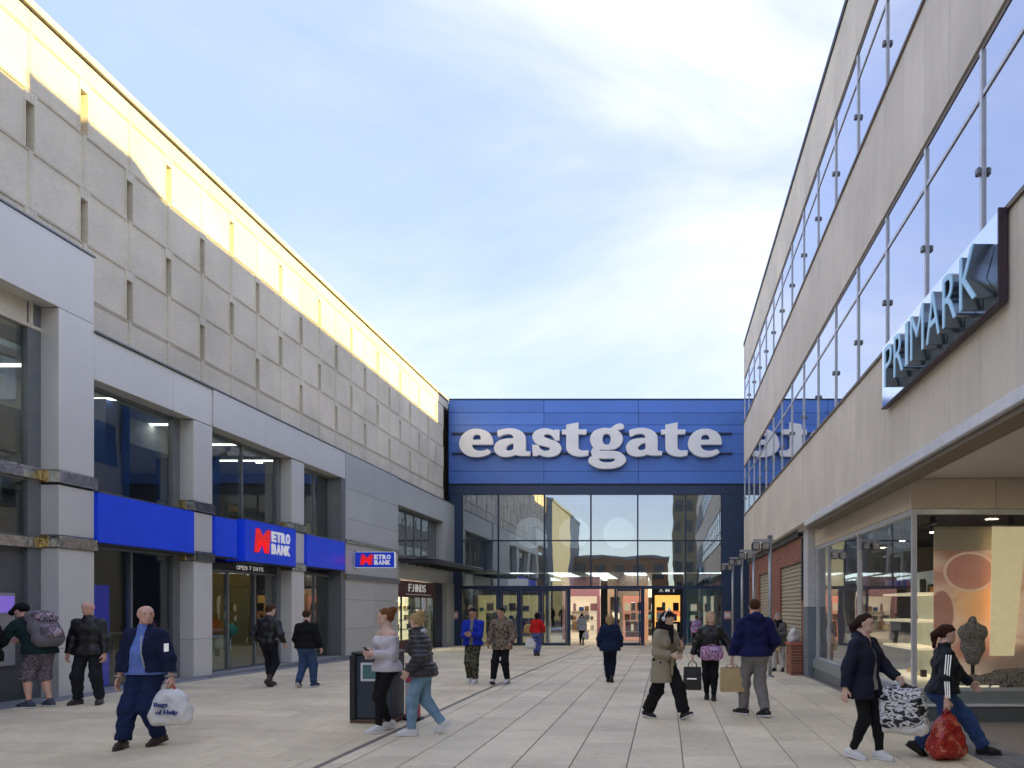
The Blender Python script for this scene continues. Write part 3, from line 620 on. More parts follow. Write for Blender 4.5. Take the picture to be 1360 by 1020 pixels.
# sides and roof of the mass behind
boxes('rear_wall', [(-25, -10.95, 38.52, 38.7, -0.3, 11.7), (-10.9, -10.7, YF+0.32, 75, -0.3, 11.8), (4.9, 5.2, YF+0.32, 75, -0.3, 11.8), (-10.9, 5.2, 75, 75.2, -0.3, 11.8)], M_navy, EG); box('roof', -10.9, 5.2, YF+0.52, 75, 11.82, 11.9, M_dark, EG)
# mall interior
M_mallfl = mat('mall_floor', (0.46, 0.43, 0.39), 0.22, var=0.06); M_mallw = mat('mall_wall', (0.55, 0.50, 0.44), 0.6); M_mallc = mat('mall_ceiling', (0.6, 0.6, 0.6), 0.8)
box('mall_floor', -10.7, 4.9, YF+0.2, 62, -0.4, -0.196, M_mallfl, EG); box('mall_ceiling', -10.7, 4.9, YF+3.2, 62, 3.6, 3.7, M_mallc, EG); box('bulkhead', -10.7, 4.9, YF+3.2, YF+3.35, 3.7, 7.3, M_mallw, EG); box('lobby_ceiling', -10.7, 4.9, YF+0.3, YF+3.2, 7.2, 7.28, M_mallc, EG)
for k in range(6): box('ceiling_light', -8.6 + 2.1*k, -7.4 + 2.1*k, YF+4.2, YF+16, 3.57, 3.598, mat('mall_light', (1, 1, 1), 0.5, emit=(1, 0.93, 0.8), estr=0.9), EG)
bm = bmesh.new(); bmesh.ops.create_uvsphere(bm, u_segments=20, v_segments=14, radius=0.8); gl_ = bpy.data.meshes.new('globe'); bm.to_mesh(gl_); bm.free(); gl_.materials.append(mat('globe_lamp', (0.8, 0.8, 0.78), 0.4, emit=(1, 0.97, 0.9), estr=0.05)); gl_.polygons.foreach_set('use_smooth', [True]*len(gl_.polygons))
for i, px in enumerate((706, 763, 822)):
    t = thing('globe_pendant', ('big round lantern hanging inside the glass front ' + ('over the sliding doors', 'over the open middle doorway', 'over the closed red lit door')[i]), 'lantern', (FX(px)*1.05, YF+1.7, 5.6), 'round lanterns inside the entrance')
    mesh_obj('globe', gl_, None, t, (FX(px)*1.05, YF+1.7, 5.55)); tube_obj('cord', [(FX(px)*1.05, YF+1.7, 6.5), (FX(px)*1.05, YF+1.7, 7.2)], 0.012, M_dark, t)
# shops inside
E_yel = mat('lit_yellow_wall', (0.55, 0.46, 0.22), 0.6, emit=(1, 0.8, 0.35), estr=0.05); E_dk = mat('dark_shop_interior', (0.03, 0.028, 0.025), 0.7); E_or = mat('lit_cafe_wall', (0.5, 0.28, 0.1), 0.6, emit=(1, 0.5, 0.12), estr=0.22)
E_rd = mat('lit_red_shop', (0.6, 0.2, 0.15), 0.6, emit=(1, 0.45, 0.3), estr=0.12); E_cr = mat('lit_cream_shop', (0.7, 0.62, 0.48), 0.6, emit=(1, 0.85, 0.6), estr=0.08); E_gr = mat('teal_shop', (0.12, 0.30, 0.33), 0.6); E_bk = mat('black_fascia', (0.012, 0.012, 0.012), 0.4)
M_brown2 = mat('stock_brown', (0.2, 0.1, 0.05), 0.6); M_mauve = mat('mauve', (0.26, 0.12, 0.15), 0.6)
def inner(label, x0, x1, y, zt_, wallm, openm, sign=None, signm=None, estr=None, parts=()):
    t = thing('mall_shop', label, 'shop', ((x0+x1)/2, y, -0.196), 'shops inside the mall')
    box('wall', x0, x1, y+0.6, y+0.7, -0.19, zt_, openm, t); box('fascia', x0, x1, y, y+0.15, 2.35, zt_, wallm, t, bevel=0.01)
    for p in (x0, x1-0.16): box('pilaster', p, p+0.16, y-0.02, y+0.6, -0.19, 2.35, wallm, t)
    for i_, ch_ in enumerate(sign or ''): place(text_mesh(ch_, 0.24 if ch_ != 'I' else 0.07, 0.2, 0.02, 0.03), ((x0+x1)/2 + 0.34*(i_-1), y-0.012, 2.62), (1, 0, 0), (0, 0, 1), 'letter', signm, t)
    rs = random.Random(int(x0*100)); gm = [E_dk, E_cr, E_gr, M_blueint, M_brown2, M_steel, M_mauve, M_mallw]
    n_ = max(3, int((x1-x0)/0.42))
    for i_ in range(n_):
        for z_ in (0.35, 0.95, 1.5):
            xa = x0 + 0.25 + (x1-x0-0.5)*i_/n_; h_ = rs.uniform(0.18, 0.5)
            if rs.random() < 0.8: box('stock', xa, xa + rs.uniform(0.14, 0.40), y+0.42, y+0.56, z_, z_+h_, rs.choice(gm), t, bevel=0.02)
    for z_ in (0.32, 0.92, 1.47): box('shelf', x0+0.2, x1-0.2, y+0.38, y+0.6, z_-0.03, z_-0.002, M_mallw, t)
    for (a, b, c, d, m) in parts: box('display', a, b, y+0.5, y+0.58, c, d, m, t, bevel=0.02)
    return t
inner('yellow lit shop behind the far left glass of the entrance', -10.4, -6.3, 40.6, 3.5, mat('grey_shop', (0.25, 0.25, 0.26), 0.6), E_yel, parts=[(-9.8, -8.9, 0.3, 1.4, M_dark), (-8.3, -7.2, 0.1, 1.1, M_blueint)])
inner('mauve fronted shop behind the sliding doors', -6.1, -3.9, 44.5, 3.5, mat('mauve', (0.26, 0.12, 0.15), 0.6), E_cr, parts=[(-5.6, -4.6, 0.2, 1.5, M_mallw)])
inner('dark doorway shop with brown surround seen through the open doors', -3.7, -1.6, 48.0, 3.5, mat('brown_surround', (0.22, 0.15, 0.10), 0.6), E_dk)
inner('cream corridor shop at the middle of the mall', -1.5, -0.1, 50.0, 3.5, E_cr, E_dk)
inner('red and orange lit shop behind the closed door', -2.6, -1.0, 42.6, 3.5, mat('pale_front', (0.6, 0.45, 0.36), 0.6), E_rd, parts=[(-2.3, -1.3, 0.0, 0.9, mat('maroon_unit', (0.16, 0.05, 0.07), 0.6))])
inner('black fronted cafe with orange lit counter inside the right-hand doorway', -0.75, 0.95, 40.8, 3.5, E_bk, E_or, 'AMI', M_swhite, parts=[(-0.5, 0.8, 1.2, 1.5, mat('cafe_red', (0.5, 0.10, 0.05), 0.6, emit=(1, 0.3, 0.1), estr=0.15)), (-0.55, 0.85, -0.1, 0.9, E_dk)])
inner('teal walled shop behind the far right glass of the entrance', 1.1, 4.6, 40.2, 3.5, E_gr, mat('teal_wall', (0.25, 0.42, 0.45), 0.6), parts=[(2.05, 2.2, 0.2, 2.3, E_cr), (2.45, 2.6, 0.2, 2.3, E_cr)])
for lab, x in (('small red and white notice on the left navy pier by the jeweller', FX(604.5)), ('small red and white notice on the right navy pier by the lamp posts', FX(966))):
    t = thing('notice', lab, 'notice', (x, YF-0.07, 1.1), 'notices on the entrance piers'); box('plate', x-0.17, x+0.17, YF-0.075, YF-0.062, 1.12, 1.50, mat('notice_pink', (0.62, 0.32, 0.28), 0.5), t, bevel=0.003)
    box('print', x-0.13, x+0.13, YF-0.079, YF-0.0755, 1.22, 1.40, mat('notice_white', (0.75, 0.7, 0.68), 0.5), t)
# letters of the big sign
GL = {
 'e': (17, [[(838,630,1),(835,540),(800,440),(720,350),(600,300),(490,285),(350,300),(220,370),(130,480),(95,620),(130,740),(220,840),(340,895),(490,910),(630,890),(730,850),(800,800,1),(725,735,1),(690,755),(600,778),(480,768),(400,720),(365,630,1)], [(375,530,1),(395,450),(440,415),(500,405),(550,425),(575,470),(575,530,1)]]),
 'a': (17, [[(165,320,1),(290,290),(450,275),(590,295),(700,350),(770,430),(785,520),(785,780,1),(890,795,1),(880,880,1),(660,880),(565,855,1),(480,888),(350,905),(220,885),(130,820),(90,720),(110,640),(180,560),(300,515),(430,500),(520,500,1),(510,440),(450,398),(350,400),(250,430),(190,460,1),(165,420,1)], [(525,605,1),(450,615),(380,660),(345,720),(380,765),(450,772),(525,740,1)]]),
 's': (17, [[(685,305,1),(690,540,1),(600,540,1),(555,470),(500,415),(430,395),(365,410),(340,445),(380,480),(480,520),(600,560),(690,620),(730,710),(710,790),(640,860),(540,895),(430,905),(330,890),(230,850,1),(200,882,1),(105,885,1),(95,640,1),(225,650,1),(255,715),(320,765),(400,780),(470,760),(485,720),(450,690),(350,665),(220,630),(140,570),(100,480),(110,400),(170,330),(270,290),(380,275),(480,290),(560,318,1),(600,302,1)]]),
 't': (17, [[(205,195,1),(465,145,1),(465,300,1),(645,300,1),(635,400,1),(465,400,1),(465,690),(490,740),(560,770),(690,765,1),(685,870,1),(560,895),(430,890),(310,850),(230,780),(205,680),(205,400,1),(105,400,1),(110,300,1),(205,300,1)]]),
 'g': (15.94, [[(540,160),(620,100),(700,65),(770,65),(810,100),(815,160,1),(750,180),(670,200,1),(740,250),(785,330),(785,420),(740,510),(660,570),(540,600),(420,606),(310,598,1),(310,632,1),(560,635),(700,650),(800,710),(855,790),(840,870),(760,940),(620,985),(450,1000),(300,990),(170,940),(95,880),(85,820),(110,770),(165,740,1),(140,680),(145,620),(185,560,1),(130,470),(115,380),(140,290),(220,205),(330,165),(440,155)], [(370,330),(410,280),(460,270),(515,285),(545,340),(540,430),(515,485),(450,505),(390,480),(365,420)], [(290,785,1),(630,785,1),(620,840),(540,870),(440,875),(350,860),(300,820)]]),
}
def smooth_loop(pts, n=5):
    """closed Catmull-Rom loop with sharp corners at flagged points"""
    Np = len(pts); o = []
    for i in range(Np):
        p1 = Vector(pts[i][:2]); p2 = Vector(pts[(i+1) % Np][:2]); c1 = len(pts[i]) > 2; c2 = len(pts[(i+1) % Np]) > 2
        p0 = Vector(pts[i-1][:2]) if not c1 else p1; p3 = Vector(pts[(i+2) % Np][:2]) if not c2 else p2
        if c1 and c2: o.append(p1); continue
        for k in range(n):
            t = k / n; o.append(0.5*((2*p1) + (p2-p0)*t + (2*p0-5*p1+4*p2-p3)*t*t + (3*p1-p0-3*p2+p3)*t*t*t))
    return o
def glyph(ch, ox, oy, depth=0.11):
    sc, loops = GL[ch]; cu = bpy.data.curves.new('g', 'CURVE'); cu.dimensions = '2D'; cu.fill_mode = 'BOTH'; cu.extrude = depth; cu.bevel_depth = 0.015; cu.bevel_resolution = 1
    for lp in loops:
        pts = smooth_loop(lp); sp = cu.splines.new('POLY'); sp.points.add(len(pts)-1); sp.use_cyclic_u = True
        for p, q in zip(sp.points, pts): p.co = ((ox + q.x/sc - 884)/PXM, EYE + (806 - (oy + q.y/sc))/PXM, 0, 1)
    return curve_mesh(cu, 'letter')
M_let = mat('letter_white', (0.90, 0.90, 0.91), 0.4, var=0.04, scale=2)
ES = thing('eastgate_sign', 'huge white slab serif letters spelling eastgate on the blue facade', 'sign', (-3.6, YF-0.3, 8.4))
M90 = Matrix.Rotation(R(90), 4, 'X')
for ch, ox, oy in (('e', 608, 556), ('a', 654, 556), ('s', 704, 556), ('t', 742, 556), ('g', 778, 562), ('a', 827, 555.5), ('t', 872, 556), ('e', 908, 556)):
    me = glyph(ch, ox, oy); me.transform(Matrix.Translation((0, YF-0.36, 0)) @ M90); me.update(); mesh_obj('letter_'+ch, me, M_let, ES)
for py in (577, 603.4): box('mounting_rail', FX(602), FX(972), YF-0.22, YF-0.12-0.002, FZ(py)-0.045, FZ(py)+0.045, M_navy2, ES)
# ------------------------------------------------------------------ right: stone and ribbon-window department store
XR = 3.30
M_stone = mat('cream_stone_cladding', (0.77, 0.70, 0.57), 0.7, var=0.07, scale=2.0, bump=0.12, bscale=50, isl=0.035, stain=0.13, aniso=(2, 2, 0.35))
M_mull = mat('pale_mullion', (0.62, 0.64, 0.66), 0.35, metal=0.3)
M_brown = mat('brown_trim_and_shade', (0.16, 0.125, 0.085), 0.5)
M_trim = mat('white_trim', (0.72, 0.73, 0.75), 0.4)
M_soff = mat('tan_soffit', (0.72, 0.66, 0.57), 0.7, var=0.05)
M_cream = mat('cream_fascia', (0.68, 0.60, 0.47), 0.6, var=0.05, isl=0.04)
M_pier = mat('white_pier', (0.62, 0.62, 0.62), 0.6); M_pierg = mat('grey_pier', (0.20, 0.225, 0.25), 0.6)
G_right = glass('ribbon_glass', 0.6, (0.16, 0.2, 0.24), wav=0.06)
ST = thing('department_store', 'cream stone department store with two long ribbons of mirror glass', 'building', (8, 12, 0))
YE = 31.7; YN = -8.0
BANDS = [(11.30, 12.70), (7.63, 9.44), (3.74, 5.55)]; RIB = [(9.44, 11.30), (5.55, 7.63)]
mod = 1.70; n = int((YE - YN) / mod)
ys_ = [YE - mod*k for k in range(n+1)]
for zi, (za, zb) in enumerate(BANDS):
    for k in range(n):
        for h in (0, 1):
            yb = ys_[k] - h*mod/2; ya = yb - mod/2
            if zi == 2 and yb < 1: continue
            box('stone_panel', XR, XR+0.14, ya+0.003, yb-0.003, za, zb-0.02, M_stone, ST)
    box('band_drip', XR-0.03, XR+0.13, YN, YE, zb-0.018, zb+0.03, M_brown if zi else M_dark, ST); box('band_core', XR+0.145, XR+0.4, YN, YE-0.05, za+0.004, zb-0.02, M_dark, ST)
for za, zb in RIB:
    zt_ = za + (zb-za)*0.74; boxes('window_head_shade', [(XR+0.02, XR+0.3, YN, YE-0.02, zb-0.07, zb-0.002)], M_brown, ST); boxes('window_sill', [(XR+0.01, XR+0.3, YN, YE-0.02, za+0.032, za+0.07)], M_mull, ST)  # brown strip at the head paints the shade under the stone band
    box('transom', XR+0.015, XR+0.11, YN, YE-0.02, zt_-0.025, zt_+0.025, M_mull, ST)
    for k in range(n+1): box('mullion', XR+0.005, XR+0.12, ys_[k]-0.028-(0.05 if k == 0 else 0), ys_[k]+0.028-(0.05 if k == 0 else 0), za+0.071, zb-0.072, M_mull, ST); 
    for k in range(n+1):
        if ys_[k] > 3: box('bracket', XR-0.045, XR+0.004, ys_[k]-0.04-(0.05 if k == 0 else 0), ys_[k]+0.04-(0.05 if k == 0 else 0), za+0.69, za+0.77, M_frame, ST, bevel=0.012)
    for k in range(n):
        for c, d in ((za+0.071, zt_-0.031), (zt_+0.031, zb-0.072)): box('pane', XR+0.03, XR+0.045, ys_[k+1]+0.029, ys_[k]-0.029-(0.05 if k == 0 else 0), c, d, G_right, ST)
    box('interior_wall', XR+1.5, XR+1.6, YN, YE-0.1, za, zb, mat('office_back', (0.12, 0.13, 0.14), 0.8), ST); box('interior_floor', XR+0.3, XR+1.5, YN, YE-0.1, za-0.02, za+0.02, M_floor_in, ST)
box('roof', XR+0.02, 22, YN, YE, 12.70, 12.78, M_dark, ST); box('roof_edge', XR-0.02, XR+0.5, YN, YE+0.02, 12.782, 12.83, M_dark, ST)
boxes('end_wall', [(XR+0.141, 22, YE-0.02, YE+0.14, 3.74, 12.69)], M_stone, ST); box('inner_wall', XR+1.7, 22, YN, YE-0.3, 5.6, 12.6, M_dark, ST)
box('roof_shadow_box', 4.8, 9, 6.4, 9.0, 12.79, 13.45, M_stone, ST); box('far_shadow_box', 5.0, 12, 29.2, YE-0.2, 12.79, 14.6, M_stone, ST); box('rear_mass', 13.2, 22, 11.5, YE-0.3, -0.1, 5.55, M_stone, ST); box('side_mass', 9.6, 22, YN, 11.25, -0.1, 5.5, M_stone, ST); box('side_mass', 3.6, 9.55, YN, -2.0, -0.1, 5.5, M_stone, ST); box('ground_mass', 8.7, 13.1, 12.0, YE-0.3, -0.1, 3.5, M_stone, ST); box('ground_mass', 4.2, 8.65, 19.4, YE-0.3, -0.1, 3.5, M_stone, ST)  # the two roof boxes are added unseen to shape the bank wall's shadow edge
box('canopy_trim', XR-0.06, XR+0.2, 1.0, 17.6, 3.60, 3.737, M_trim, ST, bevel=0.01); box('canopy_trim_edge', XR+0.0, XR+0.3, 1.0, 17.6, 3.53, 3.598, M_brown, ST)
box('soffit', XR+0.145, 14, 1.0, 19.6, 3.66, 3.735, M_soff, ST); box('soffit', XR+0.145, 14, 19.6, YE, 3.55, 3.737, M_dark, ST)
for x, y in ((5.0, 9.3), (7.2, 9.3), (5.0, 6.2), (7.2, 6.2)):
    bm = bmesh.new(); bmesh.ops.create_circle(bm, cap_ends=True, radius=0.14, segments=20); bmesh.ops.reverse_faces(bm, faces=bm.faces); bmesh.ops.translate(bm, verts=bm.verts, vec=(x, y, 3.655)); bm_obj('soffit_downlight', bm, M_lamp, ST)
# corner shop window, front facing the camera at y = 11.4 and side along x = 3.75
YS, XS = 11.4, 3.75; ZG0, ZG1 = 0.50, 3.17
SF = thing('corner_shopfront', 'glazed corner shopfront with cream fascia under the store canopy', 'shopfront', (XS, YS, 0))
for a, b in ((XS-0.05, 4.98), (4.98, 7.4), (7.4, 10), (10, 13)): box('fascia_panel', a+0.004, b-0.004, YS-0.06, YS+0.1, ZG1+0.03, 3.655, M_cream, SF, bevel=0.004)
for a, b in ((YS+0.11, 13.8), (13.8, 16.3), (16.3, 18.7)): box('fascia_panel', XS-0.05, XS+0.1, a+0.004, b-0.004, ZG1+0.03, 3.655, M_cream, SF, bevel=0.004)
boxes('frame', [(XS-0.03, 13, YS-0.03, YS+0.05, ZG1-0.05, ZG1+0.028), (XS-0.03, XS+0.05, YS+0.051, 18.7, ZG1-0.05, ZG1+0.028), (XS-0.02, XS+0.05, YS-0.02, YS+0.05, ZG0, ZG1-0.05), (XS-0.02, XS+0.05, 14.6, 14.66, ZG0, ZG1-0.05), (XS-0.02, XS+0.05, 17.3, 17.36, ZG0, ZG1-0.05), (XS-0.02, XS+0.05, 18.5, 18.69, ZG0, ZG1-0.05), (XS-0.03, 13, YS-0.04, YS+0.05, ZG0-0.05, ZG0-0.001), (XS-0.03, XS+0.05, YS+0.051, 18.7, ZG0-0.05, ZG0-0.001), (8.2, 8.26, YS-0.02, YS+0.05, ZG0, ZG1-0.05)], M_mull, SF)
G_shop = glass('shop_glass', 0.05, (0.95, 0.965, 0.96), wav=0.1)
for a, b in ((XS+0.051, 8.19), (8.27, 13)): box('pane', a, b, YS+0.005, YS+0.02, ZG0, ZG1-0.051, G_shop, SF)
for a, b in ((YS+0.051, 14.59), (14.67, 17.29), (17.37, 18.49)): box('pane', XS+0.005, XS+0.02, a, b, ZG0, ZG1-0.051, G_shop, SF)
box('stall_riser', XS-0.08, 13, YS-0.1, YS+0.06, -0.05, 0.22, mat('dark_granite', (0.13, 0.145, 0.15), 0.35, var=0.15, scale=30), SF, bevel=0.01); box('stall_riser', XS-0.08, XS+0.06, YS+0.062, 18.7, -0.08, 0.22, mat('dark_granite', (0, 0, 0)), SF, bevel=0.01)
box('sill', XS-0.1, 13, YS-0.12, YS+0.06, 0.222, 0.26, M_trim, SF, bevel=0.005); box('sill', XS-0.06, 13, YS-0.06, YS+0.055, 0.262, 0.448, mat('riser_band', (0.25, 0.29, 0.29), 0.4), SF); box('sill', XS-0.1, XS+0.06, YS+0.062, 18.7, 0.222, 0.448, mat('riser_band', (0, 0, 0)), SF)
box('corner_pier', XS-0.22, XS+0.1, 18.72, 19.3, 1.72, 3.655, M_pier, SF, bevel=0.008); box('corner_pier', XS-0.225, XS+0.105, 18.72, 19.3, -0.1, 1.716, M_pierg, SF, bevel=0.008)
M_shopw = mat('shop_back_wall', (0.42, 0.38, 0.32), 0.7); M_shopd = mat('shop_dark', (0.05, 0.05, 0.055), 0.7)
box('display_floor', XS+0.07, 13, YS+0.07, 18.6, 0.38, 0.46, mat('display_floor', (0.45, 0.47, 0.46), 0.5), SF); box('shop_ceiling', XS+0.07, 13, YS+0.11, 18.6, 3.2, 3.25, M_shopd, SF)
boxes('shop_wall', [(8.5, 8.6, YS+0.3, 18.6, 0.46, 3.19), (XS+0.1, 8.5, 18.62, 18.7, 0.46, 3.19)], M_shopw, SF)
for x, y in ((4.4, 12.4), (4.4, 14.0), (4.5, 15.6), (5.6, 12.2), (7.0, 12.2), (5.6, 15.0)):
    tube_obj('spotlight', [(x, y, 3.2), (x, y, 2.95)], [0.05, 0.06], M_dark, SF); bm = bmesh.new(); bmesh.ops.create_circle(bm, cap_ends=True, radius=0.055, segments=12); bmesh.ops.reverse_faces(bm, faces=bm.faces); bmesh.ops.translate(bm, verts=bm.verts, vec=(x, y, 2.945)); bm_obj('spot_lens', bm, M_lamp, SF)
boxes('track_rail', [(4.0, 8.4, 13.2, 13.25, 3.0, 3.04), (4.3, 4.35, 11.7, 18.5, 3.05, 3.09)], M_dark, SF)
# display shelf unit behind the side glass
SH = thing('shelf_unit', 'lit cream shelf unit with small goods behind the corner glass', 'shelf', (4.3, 13.2, 0.46))
box('back', 4.62, 4.66, 12.5, 14.2, 0.462, 2.35, mat('shelf_back', (0.55, 0.6, 0.6), 0.6), SH)
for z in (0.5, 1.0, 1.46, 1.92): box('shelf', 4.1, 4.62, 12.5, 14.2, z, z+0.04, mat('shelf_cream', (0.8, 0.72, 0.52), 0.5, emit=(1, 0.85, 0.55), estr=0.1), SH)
for i in range(14):
    y = 12.6 + 1.5*random.random(); z = random.choice((0.54, 1.04, 1.5, 1.96)); h = random.uniform(0.08, 0.24); x = random.uniform(4.15, 4.5)
    t = box('boxed_goods', x, x+0.09, y, y+random.uniform(0.07, 0.16), z+0.001, z+h, random.choice([M_brown, M_dark, M_gold, M_cream]), SH, bevel=0.008)
# big photo posters: two smiling faces reduced to plain warm shapes
def poster_mat():
    m = bpy.data.materials.new('poster_print_warm'); m.use_nodes = True; t = m.node_tree; b = t.nodes['Principled BSDF']; K = t.links.new
    g = t.nodes.new('ShaderNodeNewGeometry'); v = t.nodes.new('ShaderNodeTexNoise'); v.inputs['Scale'].default_value = 1.6; v.inputs['Detail'].default_value = 2.5; v.inputs['Distortion'].default_value = 0.8
    r = t.nodes.new('ShaderNodeValToRGB'); e = r.color_ramp.elements
    for i, (p, c) in enumerate(((0.32, '#b98a74'), (0.45, '#dcb8a0'), (0.55, '#ead2b8'), (0.68, '#d79f86'))):
        el = e[i] if i < 2 else e.new(p); el.position = p; el.color = (*rgb(c), 1)
    K(g.outputs['Position'], v.inputs['Vector']); K(v.outputs['Fac'], r.inputs['Fac']); col = r.outputs['Color']
    sp = t.nodes.new('ShaderNodeSeparateXYZ'); K(g.outputs['Position'], sp.inputs[0])
    def mth(op, a, b_):
        n = t.nodes.new('ShaderNodeMath'); n.operation = op
        for k, q in ((0, a), (1, b_)):
            if isinstance(q, (int, float)): n.inputs[k].default_value = q
            else: K(q, n.inputs[k])
        return n.outputs[0]
    def blob(cx, cz, rx, rz, c, soft, ring=None):
        nonlocal col
        dx = mth('DIVIDE', mth('SUBTRACT', sp.outputs['X'], cx), rx); dz = mth('DIVIDE', mth('SUBTRACT', sp.outputs['Z'], cz), rz)
        d = mth('SQRT', mth('ADD', mth('MULTIPLY', dx, dx), mth('MULTIPLY', dz, dz)), 0)
        mr = t.nodes.new('ShaderNodeMapRange'); mr.interpolation_type = 'SMOOTHSTEP'; mr.inputs['From Min'].default_value = 1 - soft; mr.inputs['From Max'].default_value = 1 + soft; mr.inputs['To Min'].default_value = 0.85; mr.inputs['To Max'].default_value = 0; K(d, mr.inputs['Value'])
        mx_ = t.nodes.new('ShaderNodeMix'); mx_.data_type = 'RGBA'; K(mr.outputs['Result'], mx_.inputs[0]); K(col, mx_.inputs[6]); mx_.inputs[7].default_value = (*rgb(c), 1); col = mx_.outputs[2]
        if ring:
            q = mth('ABSOLUTE', mth('SUBTRACT', d, 1.0), 0); m2 = t.nodes.new('ShaderNodeMapRange'); m2.interpolation_type = 'SMOOTHSTEP'; m2.inputs['From Min'].default_value = 0.03; m2.inputs['From Max'].default_value = 0.09; m2.inputs['To Min'].default_value = 0.7; m2.inputs['To Max'].default_value = 0; K(q, m2.inputs['Value'])
            m3 = t.nodes.new('ShaderNodeMix'); m3.data_type = 'RGBA'; K(m2.outputs['Result'], m3.inputs[0]); K(col, m3.inputs[6]); m3.inputs[7].default_value = (*rgb(ring), 1); col = m3.outputs[2]
    blob(4.6, 2.9, 0.55, 0.5, '#8c5a48', 0.35); blob(6.9, 2.7, 0.8, 0.5, '#9a3a2c', 0.3)
    blob(5.05, 1.75, 0.42, 0.38, '#f3b06c', 0.7); blob(4.85, 2.28, 0.40, 0.30, '#b47a68', 0.12, '#e8c9b0'); blob(4.40, 1.62, 0.20, 0.38, '#a06a5c', 0.12, '#e0bda4')
    blob(6.25, 2.30, 0.40, 0.24, '#a8483a', 0.2, '#dba58a'); blob(6.45, 1.85, 0.42, 0.34, '#c06a52', 0.15, '#ecc7aa'); blob(6.3, 1.35, 0.36, 0.3, '#e2926e', 0.5); blob(4.9, 1.05, 0.36, 0.2, '#b8705e', 0.5); blob(5.9, 0.8, 0.9, 0.28, '#7d6a60', 0.4)
    K(col, b.inputs['Base Color']); K(col, b.inputs['Emission Color']); b.inputs['Emission Strength'].default_value = 0.06; b.inputs['Roughness'].default_value = 0.35
    return m
PO = thing('window_poster', 'huge backlit poster in warm peach tones behind the front glass', 'poster', (5.6, 12.0, 0.46))
box('sheet', 4.28, 8.0, 12.0, 12.03, 0.50, 2.62, poster_mat(), PO); box('header', 4.28, 8.0, 12.001, 12.029, 2.622, 3.0, mat('poster_header', (0.72, 0.65, 0.50), 0.5), PO)
BN = thing('hanging_banner', 'tapering pale yellow banner hanging before the warm poster', 'banner', (5.55, 11.85, 0.5))
bm = bmesh.new(); q = [(5.14, 2.98), (5.68, 2.98), (5.48, 0.95), (5.10, 0.95)]
fr_ = [bm.verts.new((x, 11.84, z)) for x, z in q]; bk = [bm.verts.new((x, 11.86, z)) for x, z in q]; bm.faces.new(fr_); bm.faces.new(bk[::-1])
for k in range(4): bm.faces.new((fr_[k], bk[k], bk[(k+1) % 4], fr_[(k+1) % 4]))
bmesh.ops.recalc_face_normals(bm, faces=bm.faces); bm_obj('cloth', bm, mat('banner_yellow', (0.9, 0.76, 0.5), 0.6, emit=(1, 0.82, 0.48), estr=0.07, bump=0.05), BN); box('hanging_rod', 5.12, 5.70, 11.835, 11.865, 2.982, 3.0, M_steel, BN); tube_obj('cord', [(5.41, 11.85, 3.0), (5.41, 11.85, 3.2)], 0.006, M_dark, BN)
M_peb = pattern('sequin_grey', ['#4a4542', '#8d857d', '#c9c2b8', '#5d4a44'], 55)
for lab, x in (('dark sequinned bust under the banner nearer the shop corner', 4.78), ('dark sequinned bust on the far side of the yellow banner', 5.84)):
    t = thing('display_bust', lab, 'display stand', (x, 11.72, 0.46), 'sequinned busts in the shop window')
    tube_obj('stem', [(x, 11.72, 0.46), (x, 11.72, 0.95)], 0.03, M_dark, t)
    v_, q_ = implicit([P((x-0.1, 11.72, 1.32), (x+0.1, 11.72, 1.32), 0.13), P((x-0.07, 11.72, 1.1), (x+0.07, 11.72, 1.1), 0.12), P((x, 11.72, 1.4), (x, 11.71, 1.52), 0.06), P((x, 11.72, 0.93), (x, 11.72, 1.0), 0.12)], 0.018, 0.08, amp=0.008, freq=50); mesh_obj('torso', mesh_vq('torso', [(v_, q_)]), M_peb, t)
v_, q_ = implicit([P((4.5, 11.68, 0.5), (6.9, 11.68, 0.5), 0.16, 0.2), P((5.2, 11.7, 0.55), (6.0, 11.7, 0.6), 0.2)], 0.035, 0.05, amp=0.03, freq=45)
me = mesh_vq('pebbles', [(v_, q_)]); o = mesh_obj('pebble_heap', me, M_peb, None); tag(o, 'heap of glittering grey pebbles along the shop window floor', 'pebbles')
t = thing('display_strip', 'pale lit strip along the foot of the shop window display', 'light strip', (4.6, 11.5, 0.46)); box('strip', 4.3, 5.1, 11.5, 11.56, 0.462, 0.52, mat('pale_strip', (0.85, 0.8, 0.6), 0.5, emit=(1, 0.9, 0.6), estr=0.1), t, bevel=0.004); box('base', 4.2, 7.9, 11.57, 11.6, 0.462, 0.49, M_mull, t)
# store sign
PS = thing('store_sign', 'mirror steel sign panel with deep letters spelling PRIMARK', 'sign', (XR-0.2, 9.2, 4.65))
YA, YB, ZA, ZB = 7.24, 11.15, 4.66, 5.545
M_mirror = mat('brushed_mirror', (0.80, 0.83, 0.87), 0.10, metal=1.0, var=0.04, scale=3); M_ledge = mat('sign_edge', (0.05, 0.03, 0.045), 0.4)
box('panel', XR-0.09, XR-0.03, YA, YB, ZA, ZB, M_mirror, PS); boxes('edge', [(XR-0.11, XR-0.025, YA-0.025, YA-0.002, ZA-0.02, ZB+0.005), (XR-0.11, XR-0.025, YA-0.002, YB, ZA-0.02, ZA-0.002)], M_ledge, PS)
M_cyan = mat('letter_face_cyan', (0.28, 0.48, 0.66), 0.3, emit=(0.3, 0.65, 1.0), estr=0.03); M_ret = mat('letter_return_steel', (0.20, 0.25, 0.31), 0.25, metal=0.8)
wd = {'P': 0.34, 'R': 0.37, 'I': 0.10, 'M': 0.46, 'A': 0.41, 'K': 0.40}; y = 10.32
